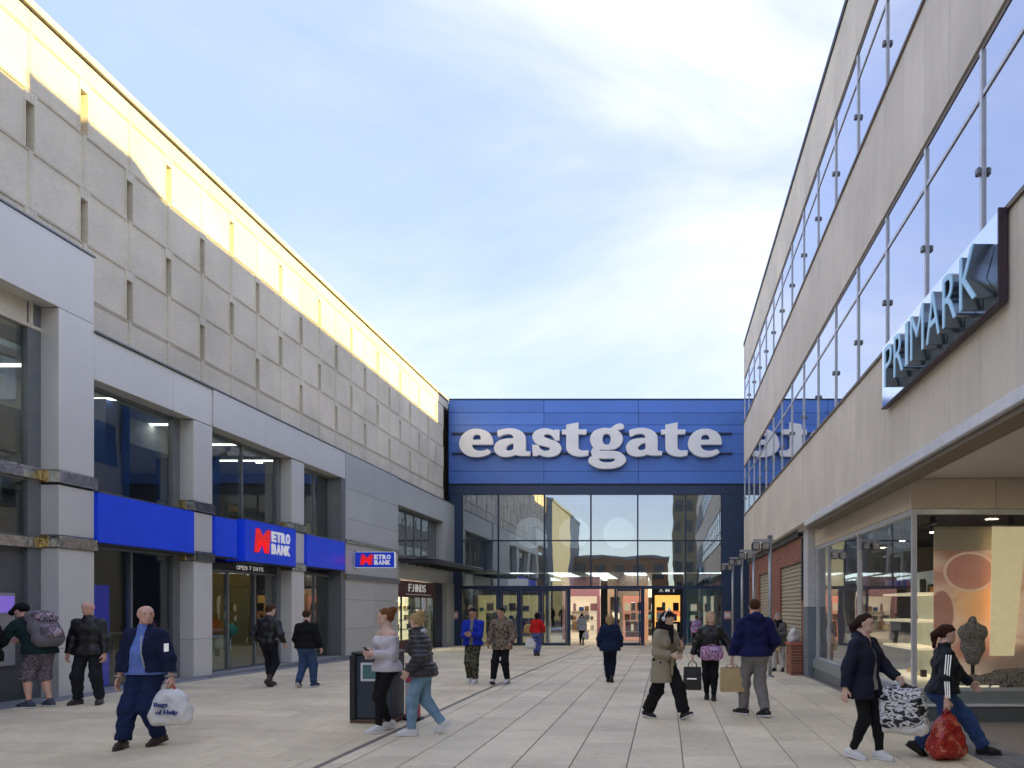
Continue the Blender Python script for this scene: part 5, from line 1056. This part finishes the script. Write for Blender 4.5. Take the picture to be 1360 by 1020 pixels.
navy = cloth('navy', (0.012, 0.017, 0.055)); black = cloth('black', (0.010, 0.010, 0.012)); leather = mat('black_leather', (0.010, 0.010, 0.011), 0.42, var=0.3, scale=12, bump=0.3, bscale=40); denim = cloth('denim', (0.045, 0.085, 0.19), var=0.25, scale=9); ldenim = cloth('light_denim', (0.20, 0.33, 0.46), var=0.22, scale=9)
wshoe = mat('white_trainer', (0.72, 0.72, 0.72), 0.5); brshoe = mat('brown_shoe', (0.035, 0.020, 0.013), 0.4); bshoe = mat('black_shoe', (0.012, 0.012, 0.013), 0.45); H_blond = hair_m('blond', (0.52, 0.36, 0.17)); H_brown = hair_m('brown', (0.075, 0.035, 0.018)); H_black = hair_m('black', (0.010, 0.008, 0.008)); H_ginger = hair_m('auburn', (0.22, 0.085, 0.03)); H_grey = hair_m('grey', (0.38, 0.37, 0.36))
# 1 bald man in the foreground
a = person('bald man in navy jacket over blue polo shirt carrying a white bag', (-6.24, 9.05), 1.70, 178, 'ruddy', 'm', 1.14, 2, (52, -2), [(-0.36, 0.04, 0.80), (0.30, 0.08, 0.80)], (1.1, 0.6), [(-0.13, -0.08, -10, 12), (0.13, 0.22, 14, 0)],
    top=dict(m=navy, hem=0.93, t=0.030, sl=0.004, open=(0.055, 0.13), collar=0.03, amp=0.007, freq=30), under=dict(m=cloth('blue_polo', (0.14, 0.22, 0.58)), hem=0.90, t=0.014, sleeve=0.3, collar=0.035), legs=dict(m=cloth('navy_trousers', (0.012, 0.022, 0.075)), t=0.018, wide=0.028, amp=0.007), shoes=dict(m=brshoe, sole=brshoe), belly=0.9)
g_ = cloth('piping_grey', (0.45, 0.45, 0.43))
tube_obj('zip_edge', [(-0.075, 0.19, 1.36), (-0.105, 0.235, 1.15), (-0.135, 0.21, 0.96)], 0.008, g_, a['o'], 6)
for i in (0, 1): tube_obj('cuff', [Vector(a['el'][i] + (a['wr'][i]-a['el'][i])*f) for f in (0.91, 0.955)], 0.0665, g_, a['o'], 12)
tag_m = place(text_mesh('1', 0.05, 0.10, 0.004, 0.02), Vector(a['sh'][0]*0.45 + a['el'][0]*0.55) + Vector((-0.075, 0.075, 0.0)), (-0.7, -0.7, 0.1), (0, 0, 1), 'sleeve_badge', M_swhite, a['o'])
b = carrier('white carrier bag printed Bags of Help held by the bald man', a['palms'][0], 0.40, 0.38, 0.20, 12, mat('white_plastic', (0.74, 0.74, 0.72), 0.35, var=0.06, scale=12, bump=0.5, bscale=14), 0.09, 0.5, group=None, hm=mat('red_handle', (0.5, 0.06, 0.05), 0.4))
M_print = mat('bag_print_blue', (0.02, 0.035, 0.22), 0.5)
for s_, w_, z_, xx in (('Bags', 0.14, 0.235, -0.05), ('of Help', 0.23, 0.145, 0.01)): place(text_mesh(s_, w_, 0.07, 0.02, 0.015), (xx, -0.142, z_), (1, 0, 0), (0, 0.05, 1), 'printed_word', M_print, b)
# 2 older man in leather jacket
person('bald older man in black leather jacket standing by the first pillar', (-9.45, 12.34), 1.68, 190, 'ruddy', 'm', 1.12, 0, (-8, 0), [(-0.28, 0.08, 0.84), (0.28, 0.08, 0.84)], (0.9, 0.9), [(-0.17, 0.0, 14, 0), (0.15, 0.03, -14, 0)], top=dict(m=leather, hem=0.84, t=0.024, sl=0.004, collar=0.045, amp=0.005, freq=34), legs=dict(m=cloth('dark_jeans', (0.018, 0.020, 0.026)), t=0.014, wide=0.02, amp=0.006), shoes=dict(m=brshoe))
# 3 man at the cash machine
c = person('man in cap and checked shorts stooping at the cash machine', (-9.85, 11.85), 1.72, 78, 'ruddy', 'm', 1.12, 30, (12, 10), [(-0.18, 0.60, 1.10), (0.16, 0.58, 1.06)], (0.5, 0.5), [(-0.12, 0.06, 12, 0), (0.12, -0.06, -10, 0)], top=dict(m=cloth('teal_black', (0.012, 0.030, 0.034)), hem=0.86, t=0.030, amp=0.008), legs=dict(m=pattern('check_shorts', ['#6d6670', '#4b4650', '#857b85'], 60, kind='voronoi'), t=0.018, wide=0.03, end=0.10, amp=0.004), shoes=dict(m=mat('slate_trainer', (0.05, 0.06, 0.09), 0.6), sole=wshoe), hair=dict(m=black, style='crop'), face=False)
hp = c['hp']; v, q = implicit([P(hp(0, -0.03, 0.045), hp(0, 0.02, 0.05), 0.098, 0.092), P(hp(0, 0.09, 0.055), hp(0, 0.15, 0.045), 0.055, 0.05), P(hp(-0.13, 0, -0.06), hp(0.13, 0, -0.06), 0.10, sub=True)], 0.010, 0.02); mesh_obj('cap', mesh_vq('cap', [(v, q)]), black, c['o'])
bp = bpy.data.objects.new('backpack', None); COL.objects.link(bp); Wp = c['W']; bp.location = Wp @ Vector(c['Pv']); bp.rotation_euler = (R(-30), 0, R(78)); bp.rotation_euler = (Matrix.Rotation(R(78), 3, 'Z') @ Matrix.Rotation(R(-30), 3, 'X')).to_euler(); tag(bp, 'grey and plum patterned rucksack on the stooping man at the cash machine', 'rucksack'); setinv(bp); INV[bp.name] = Matrix.Identity(4)
M_pack = pattern('rucksack_print', ['#5c5660', '#7a7280', '#8d8794', '#5a2b3c', '#a89aa4'], 9); M_pack2 = cloth('rucksack_grey', (0.17, 0.16, 0.18))
v, q = implicit([P((-0.10, -0.22, 0.05), (0.10, -0.22, 0.05), 0.13), P((-0.09, -0.23, 0.25), (0.09, -0.23, 0.25), 0.135), P((-0.07, -0.20, 0.46), (0.07, -0.20, 0.46), 0.10)], 0.013, 0.08, amp=0.006); mesh_obj('pack', mesh_vq('pack', [(v, q)]), M_pack2, bp)
v, q = implicit([P((-0.10, -0.33, 0.08), (0.10, -0.33, 0.08), 0.075), P((-0.09, -0.33, 0.18), (0.09, -0.33, 0.18), 0.07)], 0.013, 0.05, amp=0.006); mesh_obj('pocket', mesh_vq('pocket', [(v, q)]), M_pack, bp)
v, q = implicit([P((-0.08, -0.33, 0.36), (0.08, -0.33, 0.36), 0.095), P((-0.06, -0.28, 0.42), (0.06, -0.28, 0.42), 0.085)], 0.013, 0.05, amp=0.012, freq=60); mesh_obj('rolled_jacket', mesh_vq('rolled_jacket', [(v, q)]), M_pack, bp)
for sx in (-1, 1): tube_obj('shoulder_strap', [(sx*0.10, -0.12, 0.42), (sx*0.12, -0.03, 0.535), (sx*0.13, 0.09, 0.48), (sx*0.14, 0.14, 0.32), (sx*0.15, 0.04, 0.12), (sx*0.13, -0.12, 0.04)], 0.02, M_dark, bp, 8)
# figure half out of frame at the left edge
e = person('person dressed all in black standing close beside the cash machine', (-10.25, 11.35), 1.62, 80, 'pale', 'f', 1.0, 6, (0, 0), [(-0.2, 0.3, 1.0), (0.25, 0.2, 0.95)], (0.6, 0.6), [(-0.1, 0.0, 0, 0), (0.1, 0.05, 0, 0)], top=dict(m=black, hem=0.8, t=0.03), legs=dict(m=black, t=0.01), shoes=dict(m=bshoe, style='boot'), hair=dict(m=H_brown, style='bob'))
# 4, 5 two men walking away
person('man in black leather biker jacket walking along the bank doors', (-8.09, 15.35), 1.68, -8, 'pale', 'm', 0.97, 2, (-14, 4), [(-0.29, 0.08, 0.92), (0.29, 0.10, 0.92)], (0.7, 0.7), [(-0.09, 0.16, 0, 0), (0.08, -0.18, 0, 34)], top=dict(m=leather, hem=0.93, t=0.026, collar=0.035, amp=0.008), legs=dict(m=cloth('charcoal_jeans', (0.014, 0.015, 0.022)), t=0.010, amp=0.005), shoes=dict(m=brshoe, style='boot'), hair=dict(m=H_brown, style='short'))
person('man in black jumper and blue jeans walking past the block', (-7.34, 15.37), 1.58, -4, 'pale', 'm', 1.08, 2, (0, 3), [(-0.27, 0.14, 0.88), (0.27, 0.14, 0.88)], (0.9, 0.9), [(-0.11, -0.16, 8, 30), (0.10, 0.14, -8, 0)], top=dict(m=black, hem=0.88, t=0.022, amp=0.007, name='jumper'), legs=dict(m=denim, t=0.014, wide=0.018, amp=0.007), shoes=dict(m=mat('blue_trainer', (0.03, 0.05, 0.12), 0.6), sole=wshoe), hair=dict(m=H_brown, style='short'))
# 6 woman in white off-shoulder top
wt = cloth('white_knit', (0.66, 0.62, 0.66), var=0.05, bscale=220)
f6 = person('woman in white off-shoulder jumper and black leggings looking aside, hair in a bun', (-3.86, 10.42), 1.70, 142, 'pale', 'f', 1.04, 0, (-34, -4), [(-0.05, 0.23, 1.12), (0.07, 0.23, 1.09)], (0.9, 0.8), [(-0.09, 0.18, 0, 0), (0.10, -0.12, 0, 10)], top=dict(m=wt, hem=0.86, t=0.020, sl=0.006, neck=-0.115, amp=0.006, name='jumper'), legs=dict(m=black, t=0.006, amp=0.003), shoes=dict(m=wshoe, sole=wshoe), hair=dict(m=H_ginger, style='bun'))
phone('dark phone in the hands of the woman in white', f6, 0, (0.0, 0.0, 0.02), None, 50)
# 7 woman in puffer jacket
f7 = person('fair haired woman in dark puffer jacket and pale blue jeans beside the woman in white', (-3.27, 10.14), 1.64, 96, 'pale', 'f', 1.06, 6, (-28, 6), [(-0.24, 0.14, 0.93), (0.24, 0.2, 0.95)], (0.6, 0.6), [(-0.09, 0.14, 0, 0), (0.10, -0.34, 0, 40)], top=dict(m=mat('puffer_nylon', (0.030, 0.027, 0.034), 0.45, var=0.15, bump=0.2, bscale=30), hem=0.84, t=0.030, collar=0.05, rib=(-0.016, 48.0), amp=0.004, sl=0.004), legs=dict(m=ldenim, t=0.010, wide=0.012, amp=0.006), shoes=dict(m=wshoe, sole=wshoe), hair=dict(m=H_blond, style='bun'))
v, q = implicit([P(f7['Nk'] - f7['fwd']*0.07 - f7['rt']*0.05, f7['Nk'] - f7['fwd']*0.07 + f7['rt']*0.05, 0.045)], 0.011, 0.02); mesh_obj('hood', mesh_vq('hood', [(v, q)]), cloth('pale_grey', (0.5, 0.5, 0.5)), f7['o'])
# 8 blue jacket, 9 camouflage jacket
person('man in bright blue jacket and camouflage trousers', (-4.37, 17.09), 1.70, 176, 'tan', 'm', 1.0, 0, (4, 8), [(-0.04, 0.28, 1.14), (0.05, 0.28, 1.12)], (0.8, 0.8), [(-0.09, 0.10, -4, 0), (0.09, -0.05, 4, 14)], top=dict(m=cloth('royal_blue', (0.012, 0.035, 0.42)), hem=0.88, t=0.026, sl=0.008, open=(0.03, 0.02), amp=0.006), under=dict(m=cloth('grey_tee', (0.22, 0.22, 0.22)), hem=0.9, t=0.012), legs=dict(m=pattern('camo_green', ['#2c2f25', '#4c4f3b', '#5f5c48', '#24231f'], 11), t=0.014, wide=0.015), shoes=dict(m=wshoe, sole=wshoe), hair=dict(m=H_black, style='short'))
person('man in brown camouflage jacket with pale hood, black trousers', (-3.70, 17.04), 1.74, 170, 'tan', 'm', 1.04, 1, (-32, 6), [(-0.26, 0.16, 0.92), (0.26, 0.16, 0.92)], (0.9, 0.9), [(-0.11, -0.05, 0, 6), (0.13, 0.22, 10, -14)], top=dict(m=pattern('camo_brown', ['#3a2f28', '#8d7d6b', '#5d4e42', '#a3927e', '#2b2420'], 16), hem=0.78, t=0.026, sl=0.008, hood=True, amp=0.006), legs=dict(m=black, t=0.014, wide=0.012), shoes=dict(m=wshoe, sole=bshoe), hair=dict(m=H_black, style='crop'))
# 10 red top
f10 = person('woman in red top and blue patterned trousers walking to the doors', (-4.81, 28.12), 1.62, -5, 'tan', 'f', 1.12, 3, (0, 6), [(-0.27, 0.05, 0.82), (0.27, 0.12, 0.95)], (0.8, 0.6), [(-0.08, 0.06, 0, 0), (0.08, -0.16, 0, 30)], top=dict(m=cloth('red', (0.55, 0.014, 0.014)), hem=0.92, t=0.024, name='jumper'), legs=dict(m=pattern('blue_print', ['#1d2c6d', '#2b3f96', '#7f86b8', '#22285a'], 14), t=0.016, wide=0.02), shoes=dict(m=bshoe), hair=dict(m=H_black, style='bob'), face=False)
carrier('white carrier bag held by the woman in red', f10['palms'][0], 0.34, 0.36, 0.18, 0, mat('white_plastic', (0, 0, 0)), 0.08, 0.7, vox=0.02)
hb = carrier('tan shoulder bag on the woman in red', f10['palms'][0] + Vector((-0.06, 0.03, 0.66)), 0.34, 0.30, 0.15, 10, mat('tan_leather', (0.45, 0.27, 0.10), 0.5), 0.22, 0.85, vox=0.02, name='handbag')
# 11 grey coat in the doorway, 12 navy woman
f11 = person('person in pale grey coat walking in through the open doors', (-4.30, 38.6), 1.58, 0, 'pale', 'f', 1.1, 6, (0, 10), None, (0.5, 0.9), [(-0.08, 0.06, 0, 0), (0.08, -0.1, 0, 20)], top=dict(m=cloth('pale_grey', (0.5, 0.5, 0.5)), hem=0.78, t=0.034, flare=0.02), legs=dict(m=black, t=0.014), shoes=dict(m=bshoe), hair=dict(m=H_black, style='short'), face=False)
carrier('small white carrier bag held by the person in grey', f11['palms'][1], 0.26, 0.34, 0.12, 0, mat('white_plastic', (0, 0, 0)), 0.08, 0.7, vox=0.025)
person('blond woman in navy coat and black trousers seen from behind in mid street', (-1.29, 17.42), 1.58, 2, 'pale', 'f', 1.14, 2, (0, 4), [(-0.27, 0.16, 0.90), (0.27, 0.16, 0.90)], (0.9, 0.9), [(-0.05, 0.06, 0, 0), (0.05, -0.20, 0, 38)], top=dict(m=cloth('dark_navy', (0.010, 0.020, 0.060)), hem=0.80, t=0.030, flare=0.012, sl=0.008), legs=dict(m=cloth('black_navy', (0.008, 0.010, 0.024)), t=0.016, wide=0.012), shoes=dict(m=bshoe), hair=dict(m=H_blond, style='bob'), face=False)
# 13 trench coat woman
beige = cloth('trench_beige', (0.34, 0.30, 0.215), var=0.08)
f13 = person('woman in beige trench coat with white headphones looking at her phone', (-0.02, 11.6), 1.70, -134, 'pale', 'f', 1.0, 3, (6, 16), [(-0.09, 0.29, 1.20), (0.06, 0.23, 1.05)], (0.7, 0.5), [(-0.10, 0.36, -6, -22), (0.10, -0.30, 0, 6)], top=dict(m=beige, hem=0.62, t=0.024, sl=0.008, flare=0.035, collar=0.02, amp=0.009, freq=26, sleeve=0.9, name='trench_coat'), legs=dict(m=black, t=0.016, wide=0.045, amp=0.008, end=0.93), shoes=dict(m=bshoe, sole=wshoe), hair=dict(m=H_black, style='long'), scarf=black)
hp = f13['hp']; M_hp = mat('white_headphone', (0.75, 0.75, 0.75), 0.35)
tube_obj('headphone_band', [Vector(hp(0.095*math.cos(a), -0.012, 0.03 + 0.115*math.sin(a))) for a in np.linspace(-0.15, math.pi+0.15, 13)], 0.010, M_hp, f13['o'], 8)
for sx in (-1, 1): tube_obj('earcup', [Vector(hp(sx*0.085, -0.01, 0.0)), Vector(hp(sx*0.115, -0.01, 0.0))], [0.040, 0.034], M_hp, f13['o'], 14)
v, q = implicit([P(f13['Pv'] + A_(-0.10, 0.165, 0.05), f13['Pv'] + A_(0.10, 0.165, 0.05), 0.024), P(f13['Pv'] + A_(0.0, 0.18, 0.05), f13['Pv'] + A_(0.02, 0.19, -0.2), 0.02, 0.016)], 0.01, 0.02); mesh_obj('belt', mesh_vq('belt', [(v, q)]), beige, f13['o'])
phone('pale phone in the lower hand of the woman in the trench coat', f13, 1, (0, 0, 0.012), M_hp, 20); phone('brown cased phone in the raised hand of the woman in the trench coat', f13, 0, (0, 0, 0.03), M_brown, 60)
# 14 blond woman with patterned bag
f14 = person('curly blond woman in black jacket with a patterned crossbody bag', (0.83, 13.98), 1.64, 176, 'pale', 'f', 1.15, 0, (30, 0), [(-0.40, 0.10, 0.93), (0.36, 0.02, 0.84)], (0.5, 1.0), [(-0.07, 0.10, 0, 0), (0.07, -0.1, 0, 16)], top=dict(m=leather, hem=0.84, t=0.028, amp=0.008, neck=0.0), legs=dict(m=black, t=0.012), shoes=dict(m=bshoe), hair=dict(m=hair_m('curly_blond', (0.60, 0.44, 0.24)), style='bob'), belly=0.4)
cb = carrier('purple and pink patterned crossbody bag on the curly blond woman', f14['W'] @ Vector((-0.03, 0.24, 1.10)), 0.34, 0.22, 0.10, 180, pattern('bag_print', ['#6d5f9e', '#b65b87', '#d3a7c2', '#4d4480', '#e0c6d8'], 24), 0.05, 1.0, name='handbag')
strap(f14, 'bag_strap', [(-0.13, 0.21, 1.05), (-0.10, 0.215, 1.20), (-0.04, 0.17, 1.38), (0.05, 0.03, 1.50), (0.12, -0.06, 1.46)], 0.011, M_dark)
bb = carrier('stiff black paper bag with white lettering held by the curly blond woman', f14['palms'][1], 0.32, 0.42, 0.14, 170, mat('black_paper', (0.02, 0.02, 0.022), 0.5), 0.14, 1.0, stiff=True, name='paper_bag')
me = bpy.data.meshes.new('print'); bm = bmesh.new(); addbox(bm, -0.09, 0.09, 0.0815, 0.084, 0.20, 0.222); bm.to_mesh(me); bm.free(); mesh_obj('print_line', me, M_swhite, bb)
# 15 distant person with pink rucksack
f15 = person('distant person with a pink and blue rucksack near the right-hand pier', (1.38, 33.7), 1.5, 5, 'tan', 'f', 1.05, 0, (0, 0), None, (0.5, 0.5), None, top=dict(m=pattern('pink_blue', ['#7b84b5', '#b05a86', '#9fa6cc'], 6), hem=0.85, t=0.04), legs=dict(m=black, t=0.014), shoes=dict(m=bshoe), hair=dict(m=H_brown, style='short'), face=False)
# 16 hoodie man
f16 = person('tall man in navy hoodie and grey trousers walking away', (1.41, 11.86), 1.86, 4, 'pale', 'm', 1.06, 2, (-6, 0), [(-0.33, 0.10, 0.86), (0.26, 0.20, 0.98)], (1.1, 0.8), [(-0.14, 0.18, 42, 0), (0.13, -0.16, 30, 6)], top=dict(m=cloth('hoodie_navy', (0.012, 0.014, 0.075)), hem=0.90, t=0.030, sl=0.008, hood=True, amp=0.009, name='hoodie'), legs=dict(m=cloth('grey_trousers', (0.22, 0.21, 0.205), var=0.14), t=0.014, wide=0.022, amp=0.007), shoes=dict(m=bshoe, sole=wshoe), hair=dict(m=H_brown, style='crop'), face=False)
carrier('brown paper carrier bag held by the man in the hoodie', f16['palms'][0], 0.36, 0.38, 0.14, 6, mat('kraft_paper', (0.52, 0.39, 0.20), 0.7, var=0.08, scale=8, bump=0.2, bscale=12), 0.07, 1.0, stiff=True, name='paper_bag')
# 17 waiting woman
f17 = person('grey haired woman in grey coat and white trousers waiting by the shutters', (3.12, 20.75), 1.62, 158, 'pale', 'f', 1.1, 6, (0, 14), [(-0.06, 0.28, 1.08), (0.06, 0.28, 1.06)], (1.0, 1.0), [(-0.13, 0.05, 8, 0), (0.13, 0.0, -8, 0)], top=dict(m=cloth('grey_coat', (0.14, 0.14, 0.14)), hem=0.74, t=0.034, flare=0.01), legs=dict(m=cloth('white_trousers', (0.62, 0.61, 0.6), var=0.05), t=0.016, wide=0.02), shoes=dict(m=brshoe), hair=dict(m=H_grey, style='bob'), scarf=black)
carrier('small brown paper bag held by the waiting grey haired woman', (f17['palms'][0]+f17['palms'][1])*0.5, 0.24, 0.34, 0.10, 158, mat('kraft_paper', (0, 0, 0)), 0.06, 1.0, stiff=True, name='paper_bag', vox=0.015)
wb = Vector((3.36, 19.7, 0.80 + 0.40)); carrier('white plastic bag standing on the low brick pier', wb, 0.26, 0.32, 0.2, 30, mat('white_plastic', (0, 0, 0)), 0.08, 0.6, vox=0.015)
# 18 parka woman
f18 = person('woman in navy parka and black leggings with ponytail and glasses, smiling', (2.25, 8.55), 1.64, -136, 'pale', 'f', 1.16, 0, (20, -4), [(-0.26, 0.30, 0.98), (0.34, -0.06, 0.80)], (1.2, 0.5), [(-0.09, 0.16, -8, 0), (0.11, -0.10, 0, 8)], top=dict(m=cloth('parka', (0.011, 0.014, 0.032), 0.7), hem=0.74, t=0.028, sl=0.006, flare=0.012, hood=True, open=(0.025, 0.06), amp=0.007, freq=28, name='parka'), under=dict(m=cloth('grey_top', (0.30, 0.29, 0.30)), hem=0.84, t=0.004, neck=-0.05, amp=0.001), legs=dict(m=black, t=0.008, amp=0.004), shoes=dict(m=wshoe, sole=wshoe), hair=dict(m=hair_m('dark_brown', (0.035, 0.016, 0.012)), style='ponytail'), belly=0.4)
hp = f18['hp']
for sx in (-1, 1): tube_obj('glasses', [Vector(hp(sx*0.032 + 0.022*math.cos(a), 0.103, 0.010 + 0.017*math.sin(a))) for a in np.linspace(0, 2*math.pi, 13)], 0.0018, M_dark, f18['o'], 5)
b18 = carrier('white carrier bag with black leaf print held by the woman in the parka', f18['palms'][0], 0.44, 0.44, 0.20, -20, pattern('leaf_print', ['#141416', '#2a2a2d', '#cfd0d4', '#dfe0e4', '#1b1b1d', '#e4e4e8'], 9, 0.4, stretch=(0.8, 0.8, 1.6)), 0.07, 0.8)
v, q = implicit([P((-0.20, 0, 0.02), (0.20, 0, 0.02), 0.085, 0.10), P((-0.22, 0.02, 0.10), (0.22, 0.02, 0.10), 0.06)], 0.012, 0.05, amp=0.012, freq=40); mesh_obj('inner_bag', mesh_vq('inner_bag', [(v, q)]), mat('white_plastic', (0, 0, 0)), b18)
# 19 track jacket woman
f19 = person('woman in black track jacket with white sleeve stripes striding past the shop window', (3.22, 8.75), 1.66, -98, 'pale', 'f', 1.14, 2, (4, 4), [(-0.28, 0.42, 0.98), (0.30, -0.02, 0.80)], (0.5, 1.1), [(-0.08, 0.50, 0, 0), (0.09, -0.40, 0, 34)], top=dict(m=cloth('track_black', (0.010, 0.014, 0.022), 0.6), hem=0.92, t=0.024, sl=0.008, collar=0.045, amp=0.007, open=(0.004, 0.0)), legs=dict(m=cloth('blue_jeans', (0.040, 0.085, 0.23), var=0.25), t=0.013, wide=0.030, amp=0.006), shoes=dict(m=bshoe, sole=bshoe), hair=dict(m=hair_m('dark_auburn', (0.055, 0.018, 0.012)), style='ponytail'), belly=0.8)
v, q = implicit([P(f19['Nk'] + f19['fwd']*0.075 - f19['up']*0.05, f19['Nk'] + f19['fwd']*0.115 - f19['up']*0.15, 0.03, 0.014)], 0.008, 0.01); mesh_obj('vest_neckline', mesh_vq('vest_neckline', [(v, q)]), wt, f19['o'])
sleeve_r = lambda f: 0.054*1.14**0.5 + 0.041 - 0.024*f
for i, sd in ((0, -1), (1, 1)):
    for k in (-1, 0, 1):
        pts = []
        for f in np.linspace(0.02, 1.0, 9):
            if f < 0.5: c_ = f19['sh'][i] + (f19['el'][i]-f19['sh'][i])*f*2
            else: c_ = f19['el'][i] + (f19['wr'][i]-f19['el'][i])*(f*2-1)*0.95
            ax_ = nrm(f19['wr'][i] - f19['sh'][i]); o_ = nrm(A_(sd, 0, 0.25) - ax_*(A_(sd, 0, 0.25) @ ax_)); o2 = np.cross(ax_, o_)
            dr = nrm(o_ + o2*0.30*k); pts.append(Vector(c_ + dr*sleeve_r(f)))
        tube_obj('sleeve_stripe', pts, 0.0065, g_ if False else M_swhite, f19['o'], 6)
carrier('red patterned carrier bag held by the woman in the track jacket', f19['palms'][1], 0.36, 0.42, 0.26, 20, pattern('red_print', ['#7d1410', '#9c1d16', '#b3362a', '#8a1712', '#c4684f'], 9, 0.35), 0.12, 0.42, amp=0.012)

# ------------------------------------------------------------------ litter bin
BI = thing('litter_bin', 'dark slate litter bin with framed notice and pink side panel behind the two women', 'bin', (-4.25, 11.3, 0)); zb_ = gz(-4.25, 11.3)
M_bin = mat('slate_bin', (0.030, 0.045, 0.065), 0.45, var=0.15); M_pink = mat('pink_panel', (0.55, 0.10, 0.16), 0.5)
box('body', -4.58, -4.02, 11.05, 11.6, zb_+0.06, zb_+1.0, M_bin, BI, bevel=0.015); box('plinth', -4.62, -3.98, 11.01, 11.64, zb_, zb_+0.058, mat('rust_base', (0.12, 0.07, 0.055), 0.7), BI, bevel=0.008)
box('lid', -4.61, -3.99, 11.02, 11.63, zb_+1.002, zb_+1.05, M_dark, BI, bevel=0.015); box('corner_post', -4.62, -4.54, 11.0, 11.049, zb_+0.06, zb_+1.0, M_dark, BI, bevel=0.006)
nf = boxes('notice_frame', [(-4.47, -4.10, 11.035, 11.048, zb_+0.86, zb_+0.89), (-4.47, -4.10, 11.035, 11.048, zb_+0.62, zb_+0.65), (-4.47, -4.44, 11.035, 11.048, zb_+0.651, zb_+0.859), (-4.13, -4.10, 11.035, 11.048, zb_+0.651, zb_+0.859)], M_trim, BI); box('notice', -4.44, -4.13, 11.04, 11.0475, zb_+0.651, zb_+0.859, mat('teal_notice', (0.08, 0.20, 0.20), 0.5), nf)
PB = thing('pink_post', 'pink and white banded board standing behind the litter bin', 'board', (-3.84, 11.46, 0))
for z0_, z1_, m_ in ((0.03, 0.36, M_pink), (0.36, 0.56, M_trim), (0.56, 0.86, M_pink)): box('band', -3.95, -3.74, 11.42, 11.50, zb_+z0_, zb_+z1_-0.003, m_, PB, bevel=0.006)
box('foot', -3.97, -3.70, 11.36, 11.56, zb_-0.004, zb_+0.028, M_dark, PB, bevel=0.006)
